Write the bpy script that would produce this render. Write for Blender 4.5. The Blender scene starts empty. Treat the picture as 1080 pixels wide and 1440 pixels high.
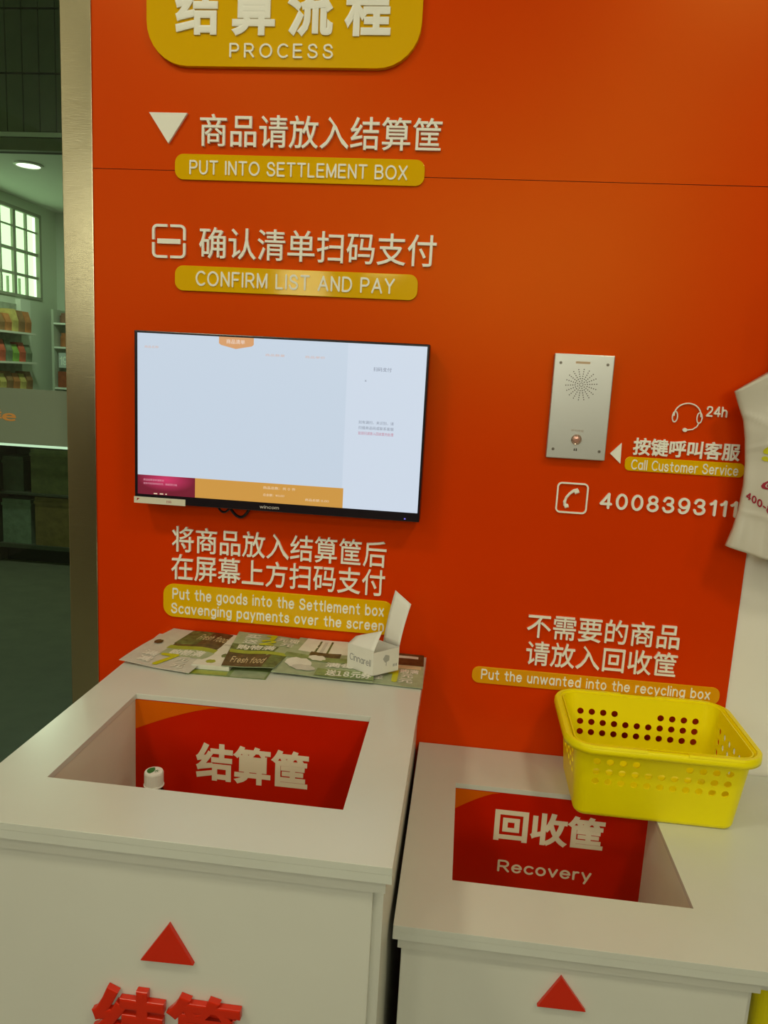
import bpy, math, random
from mathutils import Vector, Matrix, Euler
S = bpy.context.scene
COL = S.collection
random.seed(4)

# ------------------------------------------------------------------ camera
cam_d = bpy.data.cameras.new('camera'); cam = bpy.data.objects.new('camera', cam_d); COL.objects.link(cam)
cr = Vector((0.9924796, 0.11049165, 0.05268618)); cu = Vector((-0.07079375, 0.16697064, 0.98341703)); cf = Vector((-0.09986233, 0.97975119, -0.17353707))
M = Matrix((cr, cu, -cf)).transposed().to_4x4(); M.translation = Vector((0, -1.4552, 1.5))
cam.matrix_world = M
cam_d.sensor_fit = 'VERTICAL'; cam_d.sensor_height = 24; cam_d.lens = 1083.1 / 1440 * 24
cam_d.clip_start = 0.05; S.camera = cam
# ------------------------------------------------------------------ world + light
w = bpy.data.worlds.new('world'); S.world = w; w.use_nodes = True
bg = w.node_tree.nodes['Background']; bg.inputs[0].default_value = (0.93, 1.0, 0.86, 1); bg.inputs[1].default_value = 2.4
def area(name, loc, rot, sx, sy, power, color, shape='RECTANGLE'):
    l = bpy.data.lights.new(name, 'AREA'); l.shape = shape; l.size = sx
    if shape == 'RECTANGLE': l.size_y = sy
    l.energy = power; l.color = color
    o = bpy.data.objects.new(name, l); COL.objects.link(o); o.location = loc; o.rotation_euler = rot
    return o
WARM = (1.0, 0.93, 0.66)
DAY = (1.0, 0.97, 0.78)
WINS = [(-3.3, -2.65, 1.95, 2.85, 2.4), (-1.66, -1.2, 1.95, 2.45, 4.4), (-0.94, -0.6, 2.27, 2.85, 4.4), (-0.42, 0.45, 1.95, 2.85, 4.4), (0.55, 1.4, 1.95, 2.85, 4.4)]
for x0, x1, z0, z1, rad in WINS:      # daylight through the windows of the opposite wall
    area('window_daylight', ((x0 + x1) / 2, -4.99, (z0 + z1) / 2), (math.radians(90), 0, 0), x1 - x0 - 0.04, z1 - z0 - 0.04, rad * math.pi * (x1 - x0) * (z1 - z0), DAY)
LAMPS = [(0.9, -3.6), (-1.2, -3.6), (0.9, -1.5), (-1.2, -1.5), (2.6, -2.5), (-2.8, -2.5)]
for x, y in LAMPS:
    area('ceiling_lamp_light', (x, y, 3.165), (0, 0, 0), 0.34, 0, 13.2, WARM, 'DISK')
area('downlight_beam', (-2.757, 3.236, 2.635), (0, 0, 0), 0.13, 0, 16, (0.95, 1, 0.9), 'DISK')
S.view_settings.view_transform = 'Standard'; S.view_settings.look = 'None'
S.view_settings.exposure = 0.0; S.view_settings.gamma = 1; S.view_settings.use_curve_mapping = False

# ------------------------------------------------------------------ materials
def mat(name, col, rough=0.5, metal=0.0, coat=0.0, emit=0.0, bump=0.0, var=0.0, scale=30, spec=0.5, trans=0.0, ior=1.45, coat_rough=0.08, stretch=None):
    m = bpy.data.materials.new(name); m.use_nodes = True; nt = m.node_tree; b = nt.nodes['Principled BSDF']
    c = (*col, 1)
    b.inputs['Base Color'].default_value = c; b.inputs['Roughness'].default_value = rough; b.inputs['Metallic'].default_value = metal
    b.inputs['Coat Weight'].default_value = coat; b.inputs['Coat Roughness'].default_value = coat_rough
    b.inputs['Specular IOR Level'].default_value = spec; b.inputs['IOR'].default_value = ior
    if trans: b.inputs['Transmission Weight'].default_value = trans
    if emit:
        b.inputs['Emission Color'].default_value = c; b.inputs['Emission Strength'].default_value = emit
        b.inputs['Base Color'].default_value = (0.01, 0.01, 0.01, 1)
    if var or bump:
        tc = nt.nodes.new('ShaderNodeTexCoord'); n = nt.nodes.new('ShaderNodeTexNoise'); n.inputs['Scale'].default_value = scale; n.inputs['Detail'].default_value = 4
        mp = nt.nodes.new('ShaderNodeMapping'); nt.links.new(tc.outputs['Object'], mp.inputs[0]); nt.links.new(mp.outputs[0], n.inputs['Vector'])
        if stretch: mp.inputs['Scale'].default_value = stretch
        if var:
            r = nt.nodes.new('ShaderNodeValToRGB'); e = r.color_ramp.elements
            e[0].position = 0.3; e[1].position = 0.7
            e[0].color = (*[max(0, k * (1 - var)) for k in col], 1); e[1].color = (*[min(1, k * (1 + var)) for k in col], 1)
            nt.links.new(n.outputs['Fac'], r.inputs[0]); nt.links.new(r.outputs[0], b.inputs['Emission Color' if emit else 'Base Color'])
        if bump:
            bp = nt.nodes.new('ShaderNodeBump'); bp.inputs['Strength'].default_value = bump; bp.inputs['Distance'].default_value = 0.001
            nt.links.new(n.outputs['Fac'], bp.inputs['Height']); nt.links.new(bp.outputs[0], b.inputs['Normal'])
    return m
def tint(m, c):
    m.node_tree.nodes['Principled BSDF'].inputs['Specular Tint'].default_value = (*c, 1); return m
ORANGE = tint(mat('orange_lacquer', (0.69, 0.036, 0.0002), 0.33, var=0.03, scale=3, spec=0.62), (1, 0.6, 0.05))
RED = tint(mat('red_board', (0.55, 0.010, 0.0005), 0.3, var=0.05, scale=4), (1, 0.5, 0.1))
ORPRINT = tint(mat('orange_print', (0.66, 0.115, 0.001), 0.3), (1, 0.6, 0.1))
YELLOW = tint(mat('yellow_acrylic', (0.82, 0.47, 0.001), 0.07, spec=0.45), (1, 0.9, 0.5))
LETTER = mat('white_acrylic_letter', (0.94, 0.93, 0.83), 0.35)
PRINTW = mat('white_print', (0.85, 0.84, 0.75), 0.4)
INNERW = mat('cream_print', (0.80, 0.70, 0.52), 0.4)
REDLET = mat('red_acrylic_letter', (0.62, 0.022, 0.004), 0.22)
STONE = mat('white_solid_surface', (0.645, 0.66, 0.585), 0.24, var=0.03, scale=5, bump=0.05)
CABW = mat('white_cabinet', (0.68, 0.68, 0.60), 0.3, var=0.03, scale=4)
CAVW = mat('white_cabinet_inside', (0.74, 0.72, 0.60), 0.4, var=0.04, scale=8)
WALLW = mat('white_wall_paint', (0.88, 0.85, 0.77), 0.5, var=0.02, scale=3)
STEEL = mat('brushed_steel', (0.50, 0.44, 0.27), 0.2, metal=1, bump=0.12, var=0.04, scale=1.0, stretch=(60, 60, 1200))
ALU = mat('satin_aluminium', (0.60, 0.59, 0.53), 0.36, metal=0.75, bump=0.06, scale=400)
BLACK = mat('black_plastic', (0.012, 0.008, 0.012), 0.25)
DARK = mat('dark_hole', (0.03, 0.025, 0.02), 0.7)
HOLE = mat('speaker_hole_black', (0.06, 0.045, 0.03), 0.7)
BASK = tint(mat('yellow_basket_plastic', (0.93, 0.80, 0.001), 0.36, var=0.02, scale=20, bump=0.03), (1, 0.95, 0.4))
BAGM = mat('white_bag_plastic', (0.62, 0.58, 0.49), 0.42, var=0.03, scale=12, bump=0.25)
CRIM = mat('crimson_print', (0.35, 0.01, 0.03), 0.5)
PAPER = mat('white_card', (0.80, 0.78, 0.70), 0.6, var=0.02, scale=40)
FLOORM = mat('dark_floor_tile', (0.125, 0.13, 0.09), 0.45, var=0.12, scale=9)
CEILM = mat('white_ceiling', (0.72, 0.74, 0.68), 0.8)
BEIGE = mat('beige_wall', (0.50, 0.45, 0.34), 0.7)
BROWNW = mat('brown_wainscot', (0.06, 0.035, 0.012), 0.5)

# ------------------------------------------------------------------ mesh helpers
ORG = {}
def org(p): return ORG.get(p.name, Vector((0, 0, 0))) if p is not None else Vector((0, 0, 0))
def obj(name, V, F, m, parent=None, smooth=False, bevel=0.0, at=None, seg=2):
    """one mesh object; V in world coordinates"""
    o0 = Vector(at) if at is not None else org(parent)
    me = bpy.data.meshes.new(name); me.from_pydata([Vector(v) - o0 for v in V], [], F); me.update()
    ms = m if isinstance(m, (list, tuple)) else [m]
    for k in ms: me.materials.append(k)
    o = bpy.data.objects.new(name, me); COL.objects.link(o)
    if parent is not None: o.parent = parent; o.location = o0 - org(parent)
    else: o.location = o0
    ORG[o.name] = o0
    if smooth:
        for p in me.polygons: p.use_smooth = True
    if bevel:
        b = o.modifiers.new('bevel', 'BEVEL'); b.width = bevel; b.segments = seg; b.limit_method = 'ANGLE'
    return o
def tag(o, label, cat, group=None, kind=None):
    if label: o['label'] = label
    if cat: o['category'] = cat
    if group: o['group'] = group
    if kind: o['kind'] = kind
    return o
def thing(name, loc, label, cat, group=None):
    o = bpy.data.objects.new(name, None); o.empty_display_size = 0.05; COL.objects.link(o); o.location = loc; ORG[o.name] = Vector(loc)
    return tag(o, label, cat, group)
def struct(o, label=None):
    o['kind'] = 'structure'
    if label: o['label'] = label; 
    return o
def box(x0, x1, y0, y1, z0, z1):
    V = [(x, y, z) for z in (z0, z1) for y in (y0, y1) for x in (x0, x1)]
    return V, [(0, 2, 3, 1), (4, 5, 7, 6), (0, 1, 5, 4), (2, 6, 7, 3), (0, 4, 6, 2), (1, 3, 7, 5)]
def join(*parts):
    V, F = [], []
    for v, f in parts:
        n = len(V); V += list(v); F += [tuple(i + n for i in q) for q in f]
    return V, F
def bxo(name, dims, m, parent=None, **k):
    V, F = box(*dims); return obj(name, V, F, m, parent, **k)
def ring(x0, x1, y0, y1, a0, a1, b0, b1, z0, z1):
    """rectangular frame x0..x1,y0..y1 with opening a0..a1,b0..b1"""
    o = [(x0, y0), (x1, y0), (x1, y1), (x0, y1)]; i = [(a0, b0), (a1, b0), (a1, b1), (a0, b1)]
    V = [(*p, z1) for p in o] + [(*p, z1) for p in i] + [(*p, z0) for p in o] + [(*p, z0) for p in i]
    F = []
    for k in range(4):
        n = (k + 1) % 4
        F += [(k, n, 4 + n, 4 + k), (8 + n, 8 + k, 12 + k, 12 + n), (k, 8 + k, 8 + n, n), (4 + k, 4 + n, 12 + n, 12 + k)]
    return V, F
def prism(poly, f, d0, d1):
    """poly in 2D, f(u,v,d)->3D"""
    n = len(poly); V = [f(u, v, d0) for u, v in poly] + [f(u, v, d1) for u, v in poly]
    return V, [tuple(range(n))[::-1], tuple(range(n, 2 * n))] + [(k, (k + 1) % n, n + (k + 1) % n, n + k) for k in range(n)]
def onwall(y0):            # facing -y; d is height off the wall
    return lambda u, v, d: (u, y0 - d, v)
def rrect(x0, x1, y0, y1, r, n=8):
    P = []
    for cx, cy, a0 in ((x1 - r, y0 + r, -90), (x1 - r, y1 - r, 0), (x0 + r, y1 - r, 90), (x0 + r, y0 + r, 180)):
        for k in range(n + 1):
            a = math.radians(a0 + 90 * k / n); P.append((cx + r * math.cos(a), cy + r * math.sin(a)))
    return P
def tube(path, r, n=8, close=False, cap=True):
    P = [Vector(p) for p in path]; V = []; F = []; N = len(P)
    up = Vector((0.13, 0.31, 0.94)).normalized()
    for i, p in enumerate(P):
        a = P[(i - 1) % N] if (i or close) else p; b = P[(i + 1) % N] if (i < N - 1 or close) else p
        t = (b - a).normalized(); u = t.cross(up)
        if u.length < 1e-3: u = t.cross(Vector((1, 0, 0)))
        u.normalize(); v = t.cross(u); rr = r[i] if isinstance(r, (list, tuple)) else r
        for k in range(n):
            q = 2 * math.pi * k / n; V.append(p + u * rr * math.cos(q) + v * rr * math.sin(q))
    for i in range(N if close else N - 1):
        for k in range(n):
            a = i * n + k; b = i * n + (k + 1) % n; c = ((i + 1) % N) * n
            F.append((a, b, c + (k + 1) % n, c + k))
    if cap and not close:
        F.append(tuple(range(n))[::-1]); F.append(tuple(range((N - 1) * n, N * n)))
    return V, F
def lathe(prof, c, n=28):
    V = []; F = []
    for r, z in prof:
        for k in range(n):
            a = 2 * math.pi * k / n; V.append((c[0] + r * math.cos(a), c[1] + r * math.sin(a), c[2] + z))
    for i in range(len(prof) - 1):
        for k in range(n): F.append((i * n + k, i * n + (k + 1) % n, (i + 1) * n + (k + 1) % n, (i + 1) * n + k))
    F.append(tuple(range(n))[::-1]); F.append(tuple(range((len(prof) - 1) * n, len(prof) * n)))
    return V, F

# ------------------------------------------------------------------ lettering
_gc = {}
def glyph(ch, bold=0.0, res=3, br=0):
    """outline of one character, drawn upright and thickened by a bevel"""
    key = (ch, bold, res, br)
    if key in _gc: return _gc[key]
    c = bpy.data.curves.new('t', 'FONT'); c.body = chr(ord(ch) + 0xFEE0) if '!' <= ch <= '~' else ch; c.size = 1; c.extrude = 0.1; c.resolution_u = res
    if bold: c.bevel_depth = bold; c.bevel_resolution = br
    o = bpy.data.objects.new('t', c); COL.objects.link(o)
    me = bpy.data.meshes.new_from_object(o.evaluated_get(bpy.context.evaluated_depsgraph_get()))
    V = [(v.co.x, v.co.y, (v.co.z + 0.1 + bold) / (0.2 + 2 * bold)) for v in me.vertices]; F = [tuple(p.vertices) for p in me.polygons]
    bpy.data.objects.remove(o); bpy.data.curves.remove(c); bpy.data.meshes.remove(me)
    _gc[key] = (V, F); return V, F
def _A(cx, cy, rx, ry, a0, a1, n=0):
    n = n or max(4, int(abs(a1 - a0) / 20)); return [(cx + rx * math.cos(math.radians(a0 + (a1 - a0) * k / n)), cy + ry * math.sin(math.radians(a0 + (a1 - a0) * k / n))) for k in range(n + 1)]
def _C(P, n=3):
    out = []
    for i in range(len(P) - 1):
        a = P[max(0, i - 1)]; b = P[i]; c = P[i + 1]; d = P[min(len(P) - 1, i + 2)]
        for k in range(n):
            t = k / n; out.append(tuple(0.5 * (2 * b[j] + (c[j] - a[j]) * t + (2 * a[j] - 5 * b[j] + 4 * c[j] - d[j]) * t * t + (3 * b[j] - a[j] - 3 * c[j] + d[j]) * t ** 3) for j in (0, 1)))
    return out + [P[-1]]
_P = [(0, 0), (0, 1), (.4, 1)] + _A(.4, .73, .28, .27, 90, -90) + [(0, .46)]
_S = _C([(.66, .78), (.53, .96), (.34, 1), (.12, .93), (.05, .76), (.14, .61), (.36, .52), (.60, .43), (.70, .26), (.60, .07), (.36, 0), (.11, .06), (0, .25)])
_o = _A(.3, .35, .3, .35, 0, 360); _n = [(0, .40)] + _A(.27, .42, .27, .28, 180, 0) + [(.54, 0)]
ST = {'A': [[(0, 0), (.42, 1), (.84, 0)], [(.14, .34), (.70, .34)]], 'B': [[(0, 0), (0, 1), (.4, 1)] + _A(.4, .76, .26, .24, 90, -90) + [(0, .52)], [(.4, .52)] + _A(.42, .26, .3, .26, 90, -90) + [(0, 0)]],
 'C': [_A(.45, .5, .45, .5, 48, 312)], 'D': [[(0, 0), (0, 1), (.35, 1)] + _A(.35, .5, .42, .5, 90, -90) + [(0, 0)]], 'E': [[(.62, 1), (0, 1), (0, 0), (.64, 0)], [(0, .52), (.56, .52)]],
 'F': [[(.60, 1), (0, 1), (0, 0)], [(0, .5), (.5, .5)]], 'I': [[(0, 0), (0, 1)]], 'L': [[(0, 1), (0, 0), (.56, 0)]], 'M': [[(0, 0), (0, 1), (.42, .05), (.84, 1), (.84, 0)]], 'N': [[(0, 0), (0, 1), (.7, 0), (.7, 1)]],
 'O': [_A(.47, .5, .47, .5, 0, 360)], 'P': [_P], 'R': [_P, [(.36, .46), (.72, 0)]], 'S': [_S], 'T': [[(0, 1), (.72, 1)], [(.36, 1), (.36, 0)]], 'U': [[(0, 1), (0, .35)] + _A(.36, .35, .36, .35, 180, 360) + [(.72, 1)]],
 'X': [[(0, 0), (.72, 1)], [(0, 1), (.72, 0)]], 'Y': [[(0, 1), (.38, .48), (.76, 1)], [(.38, .48), (.38, 0)]],
 '0': [_A(.31, .5, .31, .5, 0, 360)], '1': [[(0, .76), (.16, .84), (.27, 1), (.27, 0)]], '2': [_C([(.02, .72), (.08, .92), (.3, 1), (.54, .92), (.6, .72), (.5, .5), (.2, .22), (0, 0)]), [(0, 0), (.62, 0)]],
 '3': [_C([(.02, .76), (.12, .95), (.3, 1), (.5, .93), (.56, .75), (.48, .58), (.26, .53)]), _C([(.26, .53), (.5, .46), (.62, .27), (.52, .07), (.3, 0), (.1, .06), (0, .25)])], '4': [[(.5, 0), (.5, 1), (0, .28), (.66, .28)]],
 '7': [[(0, 1), (.6, 1), (.22, 0)]], '8': [_A(.31, .76, .25, .24, 0, 360), _A(.31, .265, .31, .265, 0, 360)], '9': [_A(.31, .68, .3, .32, 0, 360), _C([(.61, .68), (.6, .4), (.5, .12), (.28, 0), (.1, .05), (.03, .2)])], '-': [[(0, .4), (.3, .4)]],
 'a': [_o, [(.6, .7), (.6, 0)]], 'b': [[(0, 1), (0, 0)], _o], 'c': [_A(.32, .35, .32, .35, 45, 315)], 'd': [_o, [(.6, 1), (.6, 0)]], 'e': [[(.02, .37), (.61, .37)], _A(.32, .35, .31, .35, 4, 322)],
 'f': [_A(.38, .78, .2, .2, 80, 180) + [(.18, 0)], [(0, .66), (.4, .66)]], 'g': [_o, [(.6, .7), (.6, -.06)] + _A(.32, -.06, .28, .22, 0, -145)], 'h': [[(0, 1), (0, 0)], _n], 'i': [[(0, .68), (0, 0)], [(0, .96), (0, .975)]], 'l': [[(0, 1), (0, 0)]],
 'm': [[(0, .7), (0, 0)], [(0, .42)] + _A(.22, .45, .22, .25, 180, 0) + [(.44, 0)], [(.44, .42)] + _A(.66, .45, .22, .25, 180, 0) + [(.88, 0)]], 'n': [[(0, .7), (0, 0)], _n], 'o': [_o], 'p': [[(0, .7), (0, -.3)], _o],
 'r': [[(0, .7), (0, 0)], [(0, .40)] + _A(.26, .42, .26, .28, 180, 75)], 's': [[(x * .74, y * .7) for x, y in _S]], 't': [[(.2, .95), (.2, .2)] + _A(.38, .2, .18, .2, 180, 275), [(0, .68), (.42, .68)]],
 'u': [[(0, .7), (0, .28)] + _A(.27, .28, .27, .28, 180, 360) + [(.54, .7)], [(.54, .3), (.54, 0)]], 'v': [[(0, .7), (.28, 0), (.56, .7)]], 'w': [[(0, .7), (.22, 0), (.44, .68), (.66, 0), (.88, .7)]], 'x': [[(0, 0), (.52, .7)], [(0, .7), (.52, 0)]], 'y': [[(0, .7), (.28, .02)], [(.56, .7), (.17, -.3)]]}
def stroke_glyph(ch, t):
    """round-ended monoline letter"""
    key = (ch, 'st', t)
    if key in _gc: return _gc[key]
    parts = []; h = t / 2
    for P in ST[ch]:
        runs = [[Vector(P[0])]]
        for i in range(1, len(P)):
            p = Vector(P[i]); q = runs[-1][-1]
            if (p - q).length < 1e-4: continue
            if len(runs[-1]) > 1 and (q - runs[-1][-2]).angle(p - q) > 0.7: runs.append([q.copy()])
            runs[-1].append(p)
        for r in runs:
            n = len(r)
            if n < 2: continue
            closed = (r[0] - r[-1]).length < 1e-4 and n > 4
            Lf, Rt = [], []
            for i, p in enumerate(r):
                a = r[i - 1] if i else (r[-2] if closed else p); b = r[i + 1] if i < n - 1 else (r[1] if closed else p)
                d = (b - a).normalized(); nn = Vector((-d.y, d.x)) * h
                Lf.append(p + nn); Rt.append(p - nn)
            V = []; F = []
            zt = 1.0 + 0.03 * len(parts)
            for z in (0.0, zt): V += [(p.x, p.y, z) for p in Lf] + [(p.x, p.y, z) for p in Rt]
            for i in range(n - 1):
                F += [(i, i + 1, n + i + 1, n + i), (2 * n + i, 3 * n + i, 3 * n + i + 1, 2 * n + i + 1), (i, 2 * n + i, 2 * n + i + 1, i + 1), (n + i, n + i + 1, 3 * n + i + 1, 3 * n + i)]
            parts.append((V, F))
            if not closed:
                for p, q in ((r[0], r[1]), (r[-1], r[-2])):
                    zt += 0.008
                    a0 = math.atan2(p.y - q.y, p.x - q.x)
                    C_ = [(p.x + h * math.cos(a0 - math.pi / 2 + math.pi * k / 6), p.y + h * math.sin(a0 - math.pi / 2 + math.pi * k / 6)) for k in range(7)]
                    parts.append(prism(C_, lambda u, v, d: (u, v, d), 0.0, zt))
    _gc[key] = join(*parts); return _gc[key]
def layout(txt, bold, res, gap, pitch=1.0, br=0):
    cjk = any(ord(c) > 0x2000 for c in txt)
    X = []; pen = 0.0
    for i, ch in enumerate(txt):
        if ch == ' ': pen += 0.27 + gap; continue
        if not cjk and ch in ST: V, F = stroke_glyph(ch, round(0.112 + 2.4 * bold, 4)); V = [(x * 0.72, y * 0.72, z) for x, y, z in V]
        else: V, F = glyph(ch, bold, res, br)
        if ord(ch) < 0x2000:
            a = min(v[0] for v in V); b = max(v[0] for v in V)
            X.append(([(x - a + pen, y, z) for x, y, z in V], F)); pen += b - a + gap
        else: X.append(([(x + pen, y, z) for x, y, z in V], F)); pen += pitch
    A = [v for q, _ in X for v in q]
    return X, (min(v[0] for v in A), max(v[0] for v in A), min(v[1] for v in A), max(v[1] for v in A))
def line(txt, u0, u1, v0, v1, f, d=0.004, bold=0.0, res=3, gap=0.1, base=0.0, br=0):
    """one mesh for a whole line fitted in a box; f maps (u,v,depth)"""
    X, (a, b, c, e) = layout(txt, bold, res, gap, br=br)
    return join(*[([f(u0 + (x - a) / (b - a) * (u1 - u0), v0 + (y - c) / (e - c) * (v1 - v0), base + z * d) for x, y, z in V], F) for V, F in X])
def chars(txt, u0, u1, v0, v1, f, m, parent, d=0.005, bold=0.0, name='character', pitch=1.0, base=0.0, br=0, res=3):
    """a line of separate characters, each its own part"""
    X, (a, b, c, e) = layout(txt, bold, res, 0.1, pitch, br)
    return [obj(name, [f(u0 + (x - a) / (b - a) * (u1 - u0), v0 + (y - c) / (e - c) * (v1 - v0), base + z * d) for x, y, z in V], F, m, parent) for V, F in X]

# ------------------------------------------------------------------ the room (setting)
FL = bxo('floor', (-3.6, 4.2, -5.2, 4.9, -0.1, 0), FLOORM); struct(FL)
struct(bxo('ceiling', (-3.6, 4.2, -5.2, 0.16, 3.2, 3.3), CEILM))
struct(bxo('wall_right', (4.0, 4.2, -5.2, 0.16, 0, 3.2), BEIGE))
struct(bxo('wall_left', (-3.6, -3.4, -5.2, 0.0, 0, 3.2), BEIGE))
# the wall opposite: window band over a dark wainscot
wq = [box(-3.4, 4, -5.2, -5, 1.88, 1.95), box(-3.4, 4, -5.2, -5, 2.85, 3.2)]; xp = -3.4; wf = []
for x0, x1, z0, z1, _ in WINS:
    wq.append(box(xp, x0, -5.2, -5, 1.95, 2.85)); xp = x1
    if z0 > 1.95: wq.append(box(x0, x1, -5.2, -5, 1.95, z0))
    if z1 < 2.85: wq.append(box(x0, x1, -5.2, -5, z1, 2.85))
    wf += [box(x0, x0 + 0.03, -5.05, -4.97, z0, z1), box(x1 - 0.03, x1, -5.05, -4.97, z0, z1), box(x0, x1, -5.05, -4.97, z0, z0 + 0.03), box(x0, x1, -5.05, -4.97, z1 - 0.03, z1)]
wq.append(box(xp, 4, -5.2, -5, 1.95, 2.85))
WB = obj('wall_opposite', *join(*wq), BEIGE); struct(WB)
bxo('wainscot', (-3.4, 4, -5.2, -4.98, 0, 1.88), BROWNW, WB)
struct(obj('window_1', *join(*wf), mat('grey_window_frame', (0.2, 0.2, 0.17), 0.5)))
for i, (x, y) in enumerate(LAMPS):
    V, F = lathe([(0.2, 0), (0.2, -0.022), (0.185, -0.03), (0.175, -0.03), (0.175, -0.006), (0.17, -0.001)], (x, y, 3.2), 32)
    o = obj('ceiling_lamp', V, F, mat('lamp_rim', (0.7, 0.7, 0.65), 0.4), at=(x, y, 3.2))
    tag(o, 'round white ceiling lamp %s of the hall behind the camera' % ('at the far right', 'at the far left', 'at the near right', 'at the near left', 'over the right side', 'over the left side')[i], 'lamp', 'round ceiling lamps behind the camera')

# the back wall carrying the orange panels
PL, PR = -0.7273, 0.5283
SEAM = 1.8528
WALL = bxo('wall_back', (-0.787, 4.0, 0.0035, 0.15, 0, 3.2), WALLW); struct(WALL)
bxo('seam_backing', (PL, PR, 0.0022, 0.0034, SEAM - 0.01, SEAM + 0.01), mat('seam_dark', (0.08, 0.012, 0.003), 0.6), WALL)
bxo('panel', (PL, PR, 0.0, 0.0021, SEAM + 0.0006, 3.0), ORANGE, WALL)
bxo('panel', (PL, PR, 0.0, 0.0021, 0.02, SEAM - 0.0006), ORANGE, WALL)
st = bxo('trim_1', (-0.7868, PL, -0.003, 0.09, 0, 3.2), STEEL, bevel=0.0012); struct(st)
struct(bxo('trim_2', (-3.4, -0.7868, 0.0, 0.06, 3.12, 3.2), STEEL))

# ------------------------------------------------------------------ glass front and the shop seen through it
gm = bpy.data.materials.new('green_tinted_glass'); gm.use_nodes = True; nt = gm.node_tree; nt.nodes.clear()
out = nt.nodes.new('ShaderNodeOutputMaterial'); tr = nt.nodes.new('ShaderNodeBsdfTransparent'); gl = nt.nodes.new('ShaderNodeBsdfGlossy'); fr = nt.nodes.new('ShaderNodeFresnel'); mx = nt.nodes.new('ShaderNodeMixShader')
tr.inputs[0].default_value = (0.66, 0.84, 0.62, 1); gl.inputs['Roughness'].default_value = 0.02; fr.inputs[0].default_value = 1.5
nt.links.new(fr.outputs[0], mx.inputs[0]); nt.links.new(tr.outputs[0], mx.inputs[1]); nt.links.new(gl.outputs[0], mx.inputs[2]); nt.links.new(mx.outputs[0], out.inputs[0])
GL = obj('window_2', [(-3.4, 0.02, 0), (-0.787, 0.02, 0), (-0.787, 0.02, 3.12), (-3.4, 0.02, 3.12)], [(0, 1, 2, 3)], gm); struct(GL)
fm = bpy.data.materials.new('frosted_film'); fm.use_nodes = True; nt = fm.node_tree; nt.nodes.clear()
out = nt.nodes.new('ShaderNodeOutputMaterial'); tr = nt.nodes.new('ShaderNodeBsdfTransparent'); df = nt.nodes.new('ShaderNodeBsdfDiffuse'); mx = nt.nodes.new('ShaderNodeMixShader')
tr.inputs[0].default_value = (0.8, 0.9, 0.8, 1); df.inputs[0].default_value = (0.22, 0.27, 0.19, 1); mx.inputs[0].default_value = 0.8
nt.links.new(tr.outputs[0], mx.inputs[1]); nt.links.new(df.outputs[0], mx.inputs[2]); nt.links.new(mx.outputs[0], out.inputs[0])
bxo('frosted_band', (-3.3, -0.789, 0.018, 0.0192, 1.326, 1.437), fm, GL)
V, F = line('鲜e', -0.985, -0.906, 1.369, 1.394, onwall(0.018), 0.0008, 0.03)
obj('lettering', V, F, mat('orange_film', (0.55, 0.25, 0.05), 0.5), GL)
struct(obj('wall_shop_side', *join(box(-3.43, -3.4, 0.02, 4.9, 2.65, 3.4), box(-3.43, -3.4, 0.02, 4.9, 0, 1.955), box(-3.43, -3.4, 0.02, 4.9, 2.563, 2.65), box(-3.43, -3.4, 4.45, 4.9, 1.955, 2.563), box(-3.43, -3.4, 0.02, 3.3, 1.955, 2.563)), mat('pale_green_wall', (0.62, 0.68, 0.55), 0.6)))
struct(bxo('wall_shop_back', (-3.4, 0.2, 4.7, 4.9, 0, 2.65), mat('pale_grey_wall', (0.55, 0.62, 0.52), 0.6)))
struct(bxo('wall_shop_right', (-0.6, -0.45, 0.15, 4.7, 0, 3.4), mat('shop_right_wall', (0.5, 0.5, 0.42), 0.6)))
struct(bxo('ceiling_shop', (-3.6, -0.45, 2.662, 4.9, 2.65, 2.75), CEILM))
struct(bxo('ceiling_entry', (-3.6, -0.45, 0.1, 2.6, 3.3, 3.4), mat('dark_entry_ceiling', (0.06, 0.07, 0.05), 0.8)))
BH = bxo('wall_bulkhead', (-3.4, -0.45, 2.62, 2.66, 2.56, 3.3), mat('bulkhead_back', (0.015, 0.02, 0.012), 0.8)); struct(BH)
SLT = mat('dark_green_slat', (0.17, 0.20, 0.12), 0.5, var=0.15, scale=6)
x = -3.39
while x < -1.4:
    for z0, z1 in ((2.655, 2.93), (2.94, 3.235), (3.245, 3.3)):
        bxo('slat', (x, x + 0.084, 2.60, 2.62, z0, z1), SLT, BH)
    x += 0.09
bxo('edge_strip', (-3.4, -0.45, 2.585, 2.62, 2.625, 2.648), mat('pale_strip', (0.75, 0.78, 0.7), 0.4), BH)
struct(bxo('trim_3', (-3.4, -0.45, 2.59, 2.62, 2.56, 2.62), SLT))
# downlight
V, F = lathe([(0.085, 0), (0.085, -0.008), (0.07, -0.012), (0.068, -0.003)], (-2.757, 3.236, 2.65), 24)
o = obj('downlight', V, F, mat('downlight_rim', (0.8, 0.8, 0.75), 0.4), at=(-2.757, 3.236, 2.65)); tag(o, 'small round recessed downlight glowing in the white ceiling beyond the glass', 'lamp')
V, F = lathe([(0.068, 0), (0.068, -0.006)], (-2.757, 3.236, 2.648), 24)
obj('diffuser', V, F, mat('downlight_glow', (1, 1, 0.92), emit=3), o)
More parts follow.
